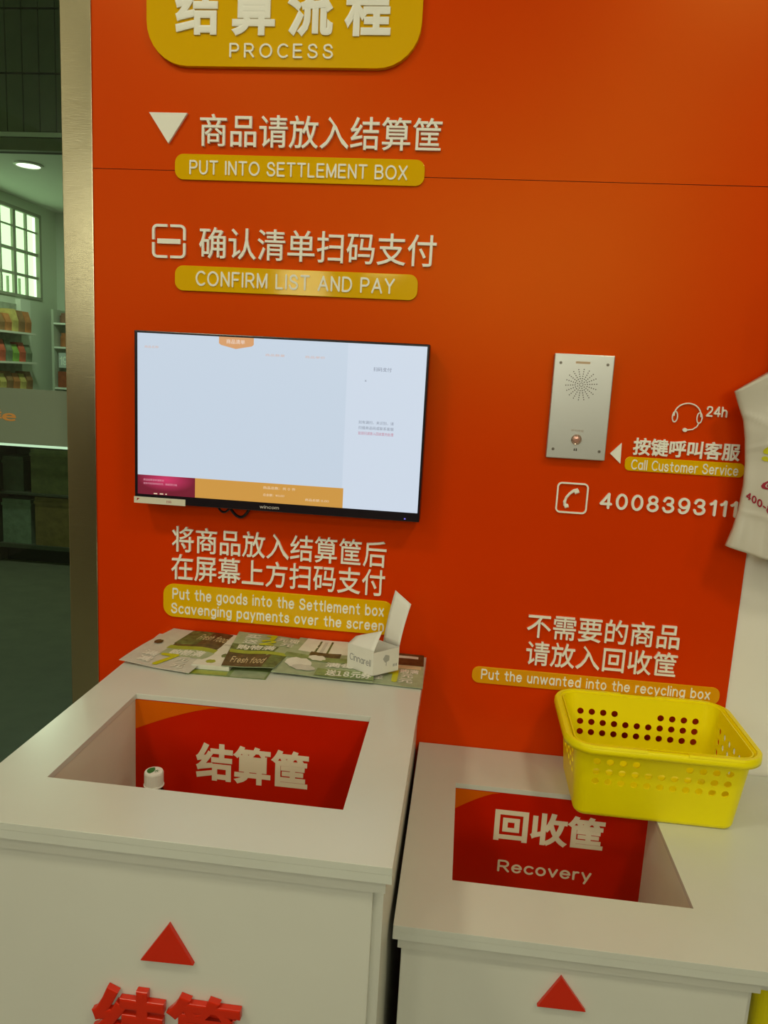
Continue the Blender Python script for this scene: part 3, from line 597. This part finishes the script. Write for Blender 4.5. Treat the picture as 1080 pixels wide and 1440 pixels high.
obj('maker_plate', *prism(rrect(bx_ - 0.014, bx_ + 0.012, 1.5405, 1.5445, 0.0015, 4), fi, 0, 0.0003), mat('faint_gold_print', (0.60, 0.42, 0.26), 0.4), it)

# ------------------------------------------------------------------ yellow baskets
def make_basket(loc, yaw, label, group=None):
    t = thing('shopping_basket', loc, label, 'basket', group)
    L, W, R, H = 0.286, 0.208, 0.024, 0.143       # at the rim
    l, w_, r_ = 0.262, 0.162, 0.018               # at the bottom
    NL, NS, NC = 11, 6, 9
    # perimeter stations: list of (bottom pt, top pt)
    def loop(Lx, Wy, Rc):
        P = []
        a = (Lx / 2 - Rc); b = (Wy / 2 - Rc)
        for k in range(NL): P.append((-a + 2 * a * k / NL, -Wy / 2))          # front
        for k in range(NC): q = math.radians(-90 + 90 * k / NC); P.append((a + Rc * math.cos(q), -b + Rc * math.sin(q)))
        for k in range(NS): P.append((Lx / 2, -b + 2 * b * k / NS))
        for k in range(NC): q = math.radians(90 * k / NC); P.append((a + Rc * math.cos(q), b + Rc * math.sin(q)))
        for k in range(NL): P.append((a - 2 * a * k / NL, Wy / 2))
        for k in range(NC): q = math.radians(90 + 90 * k / NC); P.append((-a + Rc * math.cos(q), b + Rc * math.sin(q)))
        for k in range(NS): P.append((-Lx / 2, b - 2 * b * k / NS))
        for k in range(NC): q = math.radians(180 + 90 * k / NC); P.append((-a + Rc * math.cos(q), -b + Rc * math.sin(q)))
        return P
    A = loop(l, w_, r_); B = loop(L, W, R); N = len(A)
    A2 = loop(l - 0.018, w_ - 0.018, r_ - 0.009)
    def pt(i, v):
        i0 = int(math.floor(i)) % N; f = i - math.floor(i); i1 = (i0 + 1) % N
        def at(P): return (P[i0][0] * (1 - f) + P[i1][0] * f, P[i0][1] * (1 - f) + P[i1][1] * f)
        a = at(A); b = at(B)
        if v < 0.08:                                    # rounded foot
            c = at(A2); s = v / 0.08; e = math.sin(s * math.pi / 2); z = H * 0.08 * (1 - math.cos(s * math.pi / 2))
            a8 = (a[0] * 0.92 + b[0] * 0.08, a[1] * 0.92 + b[1] * 0.08)
            return Vector((c[0] * (1 - e) + a8[0] * e, c[1] * (1 - e) + a8[1] * e, z))
        k = v
        return Vector((a[0] * (1 - k) + b[0] * k, a[1] * (1 - k) + b[1] * k, H * v))
    vs = [0, 0.03, 0.055, 0.08, 0.20, 0.43, 0.565, 0.70, 0.835, 0.92, 1.0]
    V = []; F = []; idx = {}
    def add(i, v):
        key = (round((i % N) * 1000), round(v * 10000))
        if key not in idx: idx[key] = len(V); V.append(pt(i % N, v))
        return idx[key]
    fr_ = range(0, NL); rt = range(NL + NC, NL + NC + NS); bk = range(NL + 2 * NC + NS, 2 * NL + 2 * NC + NS); lf = range(2 * NL + 3 * NC + NS, 2 * NL + 3 * NC + 2 * NS)
    def hole(i, row):
        if row not in (5, 6, 7): return False
        for sec, n in ((fr_, NL), (bk, NL)):
            if i in sec:
                k = i - sec[0]
                if row == 7 and 3 < k < 7: return False
                return True
        for sec in (rt, lf):
            if i in sec: return True
        return False
    for j in range(len(vs) - 1):
        for i in range(N):
            v0, v1 = vs[j], vs[j + 1]; vm = (v0 + v1) / 2
            ring_ = [add(i, v0), add(i + .5, v0), add(i + 1, v0), add(i + 1, vm), add(i + 1, v1), add(i + .5, v1), add(i, v1), add(i, vm)]
            if not hole(i, j - 0): F.append(tuple(ring_)); continue
            cellw = (pt(i + 1, vm) - pt(i, vm)).length; cellh = (pt(i + .5, v1) - pt(i + .5, v0)).length; rad = 0.0061
            uv = []
            for k in range(16):
                a = math.radians(-135 + 22.5 * k); uv.append((i + .5 + rad / cellw * math.cos(a), vm + rad / cellh * (v1 - v0) * math.sin(a)))
            c = [len(V) + k for k in range(16)]
            for q in uv: V.append(pt(*q))
            for k in range(8):
                n = (k + 1) % 8
                F.append((ring_[k], ring_[n], c[(2 * k + 2) % 16], c[2 * k + 1], c[2 * k]))
    # floor plate
    cbot = [add(i, 0) for i in range(N)]; half = [add(i + .5, 0) for i in range(N)]
    fl = []
    for k in range(N): fl += [cbot[k], half[k]]
    cc = len(V); V.append(Vector((0, 0, 0)))
    for k in range(len(fl)): F.append((fl[(k + 1) % len(fl)], fl[k], cc))
    X = Vector(loc)
    body = obj('basket_body', [v + X for v in V], F, BASK, t)
    sd = body.modifiers.new('wall', 'SOLIDIFY'); sd.thickness = 0.0022; sd.offset = 1
    # flared rim: profile (outward, height)
    prof = [(-0.001, -0.010), (0.003, -0.003), (0.009, 0.001), (0.014, 0.001), (0.0172, -0.002), (0.0182, -0.007), (0.0178, -0.013), (0.0163, -0.013), (0.0165, -0.008), (0.0150, -0.0025), (0.010, -0.0025), (0.005, -0.006), (0.001, -0.013)]
    V = []; F = []; n = len(prof); a = (L / 2 - R); b = (W / 2 - R)
    def outn(i):
        p0 = Vector(B[(i - 1) % N]); p1 = Vector(B[(i + 1) % N]); d = (p1 - p0).normalized(); return Vector((d.y, -d.x))
    for i in range(N):
        nn = outn(i); nn = nn * (1 - 0.22 * abs(2 * nn.x * nn.y) ** 0.7)
        for pu, pz in prof:
            V.append(Vector((B[i][0] + nn.x * pu, B[i][1] + nn.y * pu, H + pz)) + X)
    for i in range(N):
        for k in range(n): F.append((i * n + k, i * n + (k + 1) % n, ((i + 1) % N) * n + (k + 1) % n, ((i + 1) % N) * n + k))
    obj('rim', V, F, BASK, t, smooth=True)
    # the two folded handles lying on the rim, left and right, with a gap in the middle of the long sides
    def strip(i0, i1):
        V = []; F = []; hp = [(0.008, 0.0), (0.0085, 0.0024), (0.0155, 0.0024), (0.0178, -0.001)]; m = len(hp); i = i0; c = 0
        while i <= i1:
            nn = outn(i % N); nn = nn * (1 - 0.22 * abs(2 * nn.x * nn.y) ** 0.7)
            for pu, pz in hp: V.append(Vector((B[i % N][0] + nn.x * pu, B[i % N][1] + nn.y * pu, H + pz)) + X)
            i += 1; c += 1
        for q in range(c - 1):
            for k in range(m): F.append((q * m + k, q * m + (k + 1) % m, (q + 1) * m + (k + 1) % m, (q + 1) * m + k))
        F += [tuple(range(m)), tuple(range((c - 1) * m, c * m))]
        return V, F
    obj('handle', *strip(bk[0] + 7, N + 4), BASK, t)
    obj('handle', *strip(7, bk[0] + 4), BASK, t)
    t.rotation_euler.z = yaw
    return t
BK = make_basket((0.3605, -0.1280, 0.7785), 0.0, 'bright yellow plastic shopping basket with round holes standing on the lower counter')
def copy_tree(o, parent=None):
    c = o.copy(); COL.objects.link(c); c.parent = parent
    for ch in list(o.children): copy_tree(ch, c)
    return c
b2 = copy_tree(BK); b2.location = (0.615, -0.33, 0.5583); b2.rotation_euler.z = 0
b2['label'] = 'shaded yellow basket under the lower counter, in the bottom right corner'

# ------------------------------------------------------------------ bottle in the left box
bc = (-0.4530, -0.372, 0.6272)
bt = thing('water_bottle', bc, 'clear plastic bottle with white cap standing in the left box', 'bottle')
pet = mat('clear_plastic', (0.92, 0.95, 0.92), 0.06, trans=1.0, ior=1.25)
V, F = lathe([(0.026, 0), (0.031, 0.004), (0.032, 0.02), (0.0305, 0.05), (0.032, 0.06), (0.032, 0.150), (0.0305, 0.165), (0.026, 0.185), (0.018, 0.2), (0.0135, 0.212), (0.0135, 0.224)], bc, 32)
obj('bottle_body', V, F, pet, bt, smooth=True)
V, F = lathe([(0.0322, 0.07), (0.0326, 0.072), (0.0326, 0.14), (0.0322, 0.142)], bc, 32)
obj('bottle_label', V, F[:-2], mat('bottle_label', (0.6, 0.62, 0.5), 0.4), bt, smooth=True)
V, F = lathe([(0.0150, 0.216), (0.0158, 0.217), (0.0158, 0.2185), (0.0146, 0.219), (0.0146, 0.238), (0.0138, 0.2405), (0.0120, 0.2410), (0.001, 0.2410)], bc, 40)
V = [(bc[0] + (x - bc[0]) * (1 + (0.022 if (i % 40) % 2 and 0.2189 < z - bc[2] < 0.2382 else 0)), bc[1] + (y - bc[1]) * (1 + (0.022 if (i % 40) % 2 and 0.2189 < z - bc[2] < 0.2382 else 0)), z) for i, (x, y, z) in enumerate(V)]
cap = obj('bottle_cap', V, F, mat('white_cap', (0.85, 0.85, 0.78), 0.35), bt)
zc = bc[2] + 0.2410
gp = mat('green_print', (0.02, 0.18, 0.04), 0.4)
P = [(bc[0] - 0.0010 + 0.0098 * math.cos(math.radians(a)), bc[1] + 0.0098 * math.sin(math.radians(a))) for a in range(95, 256, 16)]
P += [(bc[0] - 0.003 + 0.004 * math.sin(math.radians(a)), bc[1] + 0.0085 * math.cos(math.radians(a) )) for a in (160, 120, 80, 40, 10)]
obj('cap_mark', *join(prism(P, lambda u, v, d: (u, v, zc + d), 0.0, 0.0003), line('水', bc[0] + 0.001, bc[0] + 0.0085, bc[1] - 0.0045, bc[1] + 0.0045, lambda u, v, d: (u, v, zc + d), 0.0003)), gp, cap)

# ------------------------------------------------------------------ leaflets on the left counter
ZT = 0.9574
def leaflet(corners, z0, lift, label, base, prints, thick=0.0012, wave=0.002, ph=0.0, name='leaflet', sheets=1):
    """corners FL, FR, BR, BL in xy; lift (FL,FR,BR,BL) heights above z0"""
    c = [Vector((*p, z0 + h)) for p, h in zip(corners, lift)]
    def S_(u, v, d=0):
        p = c[0] * (1 - u) * (1 - v) + c[1] * u * (1 - v) + c[2] * u * v + c[3] * (1 - u) * v
        z = p.z + wave * (0.5 + 0.5 * math.sin(ph + 7 * u + 2.5 * v)) * (0.35 + 0.65 * math.sin(math.pi * min(1, max(0, v))))
        return Vector((p.x, p.y, z + thick + d))
    n, m = 12, 8; V = []; F = []
    for j in range(m + 1):
        for i in range(n + 1): V.append(S_(i / n, j / m, 0))
    k = len(V)
    for j in range(m + 1):
        for i in range(n + 1): V.append(S_(i / n, j / m, -thick))
    q = lambda i, j: j * (n + 1) + i
    for j in range(m):
        for i in range(n):
            F.append((q(i, j), q(i + 1, j), q(i + 1, j + 1), q(i, j + 1))); F.append((k + q(i, j), k + q(i, j + 1), k + q(i + 1, j + 1), k + q(i + 1, j)))
    for i in range(n): F += [(q(i, 0), k + q(i, 0), k + q(i + 1, 0), q(i + 1, 0)), (q(i, m), q(i + 1, m), k + q(i + 1, m), k + q(i, m))]
    for j in range(m): F += [(q(0, j), q(0, j + 1), k + q(0, j + 1), k + q(0, j)), (q(n, j), k + q(n, j), k + q(n, j + 1), q(n, j + 1))]
    ct = Vector((sum(p[0] for p in corners) / 4, sum(p[1] for p in corners) / 4, z0))
    o = obj(name, V, F, base, at=ct); tag(o, label, 'leaflet')
    lay = 0
    for e in prints:
        lay += 1; b0 = 0.00015 * lay
        if e[0] == 'r':                    # rectangle u0,v0,u1,v1 with slanted ends
            _, u0, v0, u1, v1, mt = e[:6]; sk = e[6] if len(e) > 6 else 0
            VV = []; FF = []; nn = 8; mm = 4
            for j in range(mm + 1):
                for i in range(nn + 1):
                    vv = v0 + (v1 - v0) * j / mm; uu = u0 + (u1 - u0) * i / nn + sk * (vv - v0)
                    VV.append(S_(uu, vv, b0))
            for j in range(mm):
                for i in range(nn): FF.append((j * (nn + 1) + i, j * (nn + 1) + i + 1, (j + 1) * (nn + 1) + i + 1, (j + 1) * (nn + 1) + i))
            obj('print', VV, FF, mt, o)
        elif e[0] == 'b':                  # blob
            _, u0, v0, ru, rv, mt = e
            P = [S_(u0 + ru * math.cos(a * math.pi / 8) * (1 + .15 * math.sin(a * 3.1)), v0 + rv * math.sin(a * math.pi / 8) * (1 + .15 * math.cos(a * 2.3)), b0) for a in range(16)]
            P.append(S_(u0, v0, b0)); obj('print', P, [(a, (a + 1) % 16, 16) for a in range(16)], mt, o)
        else:
            _, s, u0, v0, u1, v1, mt = e[:7]; off = e[7] if len(e) > 7 else 0.02
            VV, FF = line(s, u0, u1, v0, v1, lambda u, v, d: S_(u, v, b0 + d), 0.0002, off * 0.5, 2); obj('lettering', VV, FF, mt, o)
    return o
def pm(n, c, v=0.25, s=60): return mat(n, c, 0.35, var=v, scale=s)
PG = pm('leaf_pale_green', (0.34, 0.40, 0.24), 0.15); PGr = pm('leaf_green', (0.20, 0.27, 0.09), 0.3); PB = pm('leaf_brown', (0.085, 0.05, 0.018), 0.6, 90); PY = pm('leaf_yellow', (0.52, 0.52, 0.01), 0.06)
PGy = pm('leaf_grey', (0.56, 0.54, 0.46), 0.06); PWh = pm('leaf_white', (0.74, 0.72, 0.62), 0.05); PCr = pm('leaf_cream', (0.62, 0.50, 0.28), 0.1); PLG = pm('leaf_olive', (0.33, 0.38, 0.03), 0.15); PDG = pm('leaf_dark_green', (0.10, 0.14, 0.04), 0.6, 80)
leaflet([(-0.470, -0.192), (-0.325, -0.186), (-0.325, -0.03), (-0.470, -0.03)], ZT, (0, 0, 0, 0), 'green leaflet lying lowest, showing along the front of the leaflets', PGr, [('r', 0.05, 0.02, 0.5, 0.12, PLG), ('r', 0.55, 0.0, 0.98, 0.2, PG)], wave=0.0)
leaflet([(-0.468, -0.168), (-0.398, -0.166), (-0.390, -0.006), (-0.455, -0.006)], ZT + 0.0014, (0, 0, 0.003, 0.003), 'small thick white booklet with beige page edges between the two printed leaflets', PWh, [('b', 0.62, 0.32, 0.10, 0.06, PDG), ('b', 0.4, 0.12, 0.13, 0.05, PLG), ('b', 0.75, 0.9, 0.1, 0.05, PB), ('r', 0.3, 0.62, 0.8, 0.66, PGy)], thick=0.008, wave=0.0, name='booklet')
leaflet([(-0.603, -0.172), (-0.462, -0.197), (-0.422, -0.008), (-0.565, -0.004)], ZT, (0.004, 0.0015, 0.010, 0.013), 'leftmost leaflet, grey and green with a yellow figure, overhanging the counter edge', PGy,
    [('r', 0.32, 0.50, 1.0, 1.0, PB), ('r', 0.30, 0.60, 0.62, 0.99, PDG), ('r', 0.30, 0.46, 1.0, 0.55, PLG), ('t', 'Fresh food', 0.52, 0.74, 0.92, 0.90, PCr, 0.03), ('r', 0.33, 0.28, 1.0, 0.46, PG), ('t', '购物满', 0.42, 0.31, 0.90, 0.45, PWh, 0.05),
     ('t', '7', 0.36, 0.04, 0.62, 0.33, PY, 0.12), ('t', '满', 0.14, 0.20, 0.34, 0.32, PWh, 0.05), ('t', '减', 0.18, 0.06, 0.37, 0.18, PWh, 0.05), ('t', '元', 0.64, 0.17, 0.82, 0.27, PWh, 0.04), ('t', '元', 0.68, 0.04, 0.86, 0.14, PWh, 0.04), ('b', 0.12, 0.55, 0.05, 0.06, PB)], wave=0.005, ph=1.0)
leaflet([(-0.412, -0.168), (-0.318, -0.155), (-0.290, -0.010), (-0.428, -0.006)], ZT + 0.0098, (0, 0, 0.006, 0.010), 'brown and green leaflet with yellow figures over the booklet, left of the picture sheet', PG,
    [('r', 0.0, 0.0, 1.0, 0.42, PB), ('r', 0.75, 0.0, 1.0, 0.45, PDG), ('t', 'Fresh food', 0.12, 0.10, 0.72, 0.26, PCr, 0.03), ('r', 0.02, 0.36, 1.0, 0.45, PLG), ('r', 0.0, 0.45, 0.75, 0.62, PDG), ('t', '购物满', 0.10, 0.47, 0.72, 0.61, PWh, 0.05),
     ('t', '买', 0.14, 0.80, 0.38, 0.93, PWh, 0.04), ('t', '送', 0.14, 0.65, 0.38, 0.77, PWh, 0.04), ('t', '1', 0.44, 0.80, 0.60, 0.97, PY, 0.12), ('t', '2', 0.42, 0.62, 0.66, 0.79, PY, 0.12), ('t', '元现', 0.64, 0.79, 0.96, 0.92, PWh, 0.04), ('t', '元', 0.74, 0.65, 0.94, 0.77, PWh, 0.04)], wave=0.003, ph=2.0)
leaflet([(-0.322, -0.160), (-0.135, -0.165), (-0.145, -0.005), (-0.302, -0.004)], ZT + 0.003, (0.001, 0.0, 0.012, 0.014), 'wide pale leaflet with a plant picture and green lower half, left of the white carton', PG,
    [('r', 0.10, 0.60, 1.0, 1.0, PWh), ('r', 0.28, 0.62, 0.305, 0.95, PDG), ('r', 0.42, 0.62, 0.445, 0.95, PDG), ('r', 0.34, 0.62, 0.38, 0.93, PGy), ('r', 0.25, 0.46, 0.6, 0.62, PB), ('r', 0.0, 0.38, 1.0, 0.50, PGr), ('b', 0.36, 0.46, 0.1, 0.07, PWh), ('b', 0.20, 0.27, 0.14, 0.12, PWh), ('b', 0.28, 0.16, 0.12, 0.07, PGy),
     ('r', 0.78, 0.40, 0.98, 0.62, PGr), ('r', 0.42, 0.02, 1.0, 0.20, PGr), ('t', '满每', 0.48, 0.25, 0.80, 0.37, PWh, 0.05), ('t', '送18元券', 0.52, 0.04, 0.98, 0.19, PWh, 0.06)], wave=0.004, ph=0.3)
leaflet([(-0.165, -0.158), (-0.046, -0.166), (-0.053, -0.010), (-0.160, -0.008)], ZT + 0.001, (0.0, 0.001, 0.004, 0.004), 'rightmost leaflet, brown and grey-green with a yellow figure, partly under the white carton', PG,
    [('r', 0.3, 0.62, 1.0, 1.0, PB), ('r', 0.4, 0.84, 0.9, 0.92, PWh), ('r', 0.4, 0.50, 0.96, 0.60, PCr), ('t', '购满', 0.62, 0.36, 0.92, 0.48, PWh, 0.04), ('t', '1', 0.42, 0.08, 0.60, 0.46, PY, 0.14), ('t', '元', 0.64, 0.23, 0.84, 0.34, PWh, 0.04), ('t', '元', 0.62, 0.08, 0.84, 0.20, PWh, 0.04), ('t', '低至', 0.08, 0.10, 0.38, 0.24, PWh, 0.04)], wave=0.001, ph=0.3)

# ------------------------------------------------------------------ small open white carton on the leaflets
cbx = thing('open_carton', (-0.135, -0.115, ZT + 0.012), 'small open white carton with upright flap lying on the leaflets', 'carton')
ZC = ZT + 0.010
Np = Vector((-0.1385, -0.148, 0)); eL = Vector((-0.052, 0.036, 0)); eR = Vector((0.043, 0.040, 0)); Hc = 0.045
def wallp(name, a, b, z0, z1a, z1b, th=0.0009):
    d = (b - a).normalized(); nrm = Vector((-d.y, d.x, 0)) * th
    V = [a + Vector((0, 0, z0)), b + Vector((0, 0, z0)), b + Vector((0, 0, z1b)), a + Vector((0, 0, z1a))]; V += [v + nrm for v in V]
    return obj(name, V, [(0, 1, 2, 3), (7, 6, 5, 4), (0, 4, 5, 1), (1, 5, 6, 2), (2, 6, 7, 3), (3, 7, 4, 0)], PAPER, cbx)
wl = wallp('side', Np + eL, Np, ZC, ZC + Hc, ZC + Hc); wr = wallp('side', Np, Np + eR, ZC, ZC + Hc - 0.002, ZC + Hc)
wallp('side', Np + eR, Np + eR + eL, ZC, ZC + Hc, ZC + Hc); wallp('side', Np + eR + eL, Np + eL, ZC, ZC + Hc, ZC + Hc)
obj('carton_base', *prism([tuple(p.xy) for p in (Np, Np + eR, Np + eR + eL, Np + eL)], lambda u, v, d: (u, v, ZC + d), 0, 0.0008), PAPER, cbx)
def surf(name, fn, n=6, m=8, th=0.0007, mt=PAPER):
    V = []; F = []
    for j in range(m + 1):
        for i in range(n + 1): V.append(fn(i / n, j / m))
    q = lambda i, j: j * (n + 1) + i
    for j in range(m):
        for i in range(n): F.append((q(i, j), q(i + 1, j), q(i + 1, j + 1), q(i, j + 1)))
    o = obj(name, V, F, mt, cbx, smooth=True); s = o.modifiers.new('thick', 'SOLIDIFY'); s.thickness = th; return o
zt_ = ZC + Hc
# tall flap hinged on the far right edge, curling back a little
surf('lid_flap', lambda u, v: Np + eR + eL * (u * 0.62) + Vector((0.010 * v + 0.006 * v * v, 0.004 * v + 0.012 * v * v, 0)) + Vector((0, 0, zt_ + 0.078 * v - 0.010 * (u - 0.0) * 0 + (0.018 * u * v))))
# flap folded over from the left side, rising to a corner
surf('front_flap', lambda u, v: Np * 1.0 + eL * (1 - u) + Vector((0.012 * v * u, 0.016 * v, 0)) + Vector((0, 0, zt_ + (0.010 + 0.026 * u) * v)) + Vector((0.012 * v * (1 - u), 0, 0)))
def onside(a, b, outsign=1):
    d = (b - a); L_ = d.length; d = d / L_; nrm = Vector((d.y, -d.x, 0)) * outsign
    return lambda u, v, t: a + d * u + nrm * t + Vector((0, 0, ZC + v))
INK = mat('grey_ink', (0.25, 0.25, 0.25), 0.5)
fl_ = onside(Np + eL, Np); obj('lettering', *line('Cinnarell', 0.006, 0.058, 0.016, 0.029, fl_, 0.0003, 0.0), INK, wl)
fr2 = onside(Np, Np + eR)
tr_ = [prism([(0.030 + 0.0065 * math.cos(k * math.pi / 5) * (1 + .2 * (k % 2)), 0.028 + 0.0065 * math.sin(k * math.pi / 5) * (1 + .2 * (k % 2))) for k in range(10)], fr2, 0.0001, 0.0003), prism([(0.0293, 0.014), (0.0307, 0.014), (0.0307, 0.024), (0.0293, 0.024)], fr2, 0.0001, 0.0003)]
obj('tree_emblem', *join(*tr_), mat('pale_grey_ink', (0.42, 0.42, 0.38), 0.5), wr)
obj('lettering', *join(*[prism([(0.046 + k * 0.0035, 0.010), (0.0475 + k * 0.0035, 0.010), (0.0475 + k * 0.0035, 0.015), (0.046 + k * 0.0035, 0.015)], fr2, 0.0001, 0.0003) for k in range(3)]), INK, wr)
# ------------------------------------------------------------------ hanging white bag on the right
bag = thing('hanging_bag', (0.62, -0.06, 1.22), 'white plastic bag with yellow and crimson print hanging at the right edge', 'bag')
def lerp(T, v):
    for (a, x), (b, y) in zip(T, T[1:]):
        if v <= b: s = (v - a) / (b - a); return x + (y - x) * s
    return T[-1][1]
LX = [(0, 0.4700), (0.12, 0.4790), (0.25, 0.4845), (0.40, 0.4870), (0.55, 0.4855), (0.70, 0.4800), (0.82, 0.4730), (0.92, 0.4610), (1, 0.4520)]
def bagf(u, v, d=0.0):
    """u 0..1 left to right, v 0..1 bottom to top"""
    xl = lerp(LX, v); xc = 0.625; xr = 2 * xc - xl; x = xl + (xr - xl) * u
    uc = 1 - abs(2 * u - 1)
    zb = 1.2355 - 0.024 * min(1, uc * 1.6) ; zt = 1.506 + 0.105 * (1 - (1 - min(uc, 0.9) / 0.9) ** 1.0)
    z = zb + (zt - zb) * v
    bulge = 0.022 * math.sin(math.pi * min(1, max(0, u))) ** 0.6
    fold = 0.0022 * math.sin(46 * u + 5 * v) * (1 - v) ** 1.2 + 0.0015 * math.sin(19 * v + 9 * u) + 0.003 * max(0, 1 - abs(v - 0.86 + u * 1.1) / 0.02) * (u < 0.3)
    fold += 0.0018 * max(0, 1 - abs(v - 0.64 + 0.1 * u) / 0.02) + 0.0018 * max(0, 1 - abs(v - 0.24 + 0.15 * u) / 0.015)
    return Vector((x, -0.060 - bulge - fold - d, z))
V = []; F = []; n, m = 60, 70
for j in range(m + 1):
    for i in range(n + 1): V.append(bagf(i / n, j / m))
k = len(V)
for j in range(m + 1):
    for i in range(n + 1):
        p = bagf(i / n, j / m); V.append(Vector((p.x, -0.052 + 0.012 * math.sin(math.pi * i / n) ** 0.6, p.z)))
q = lambda i, j: j * (n + 1) + i
for j in range(m):
    for i in range(n): F += [(q(i, j), q(i + 1, j), q(i + 1, j + 1), q(i, j + 1)), (k + q(i, j), k + q(i, j + 1), k + q(i + 1, j + 1), k + q(i + 1, j))]
for j in range(m): F += [(q(0, j), q(0, j + 1), k + q(0, j + 1), k + q(0, j)), (q(n, j), k + q(n, j), k + q(n, j + 1), q(n, j + 1))]
for i in range(n): F += [(q(i, 0), k + q(i, 0), k + q(i + 1, 0), q(i + 1, 0)), (q(i, m), q(i + 1, m), k + q(i + 1, m), k + q(i, m))]
sk_ = obj('bag_skin', V, F, BAGM, bag, smooth=True)
def bline(s, u0, u1, v0, v1, mt, off, slope=0.0, name='lettering'):
    VV, FF = line(s, 0, 1, 0, 1, lambda a, b, d: bagf(u0 + (u1 - u0) * a, v0 + (v1 - v0) * b + slope * a, 0.0006 + d), 0.0006, off, 3); obj(name, VV, FF, mt, bag)
bline('S', 0.075, 0.19, 0.535, 0.625, mat('yellow_print', (0.62, 0.58, 0.01), 0.4), 0.05)
bline('@', 0.085, 0.21, 0.375, 0.430, CRIM, 0.045, name='round_mark')
bline('400-8393111', 0.015, 0.33, 0.325, 0.370, CRIM, 0.05, -0.19)
hv = []
for sx in (-1, 1):
    xs = 0.632 + sx * 0.062
    hv.append(prism([(xs - 0.034, 1.545), (xs + 0.034, 1.560), (xs + 0.030, 1.70), (0.632 + (0.035 if sx > 0 else -0.008), 1.815), (0.632 + (0.008 if sx > 0 else -0.035), 1.815), (xs - 0.036, 1.70)], onwall(0), 0.062 + 0.004 * sx, 0.080 + 0.004 * sx))
obj('added_shade_handle', *join(*hv), BAGM, bag, bevel=0.004)  # unseen handles, added above the bag to shade the orange panel
obj('bag_hook', *join(tube([(0.632, 0.002, 1.80), (0.632, -0.03, 1.80), (0.632, -0.07, 1.80), (0.632, -0.095, 1.805), (0.632, -0.10, 1.83)], 0.003), prism([(0.615, 1.78), (0.649, 1.78), (0.649, 1.82), (0.615, 1.82)], onwall(0.0035), 0, 0.003)), STEEL, bag)
bpy.context.view_layer.update()
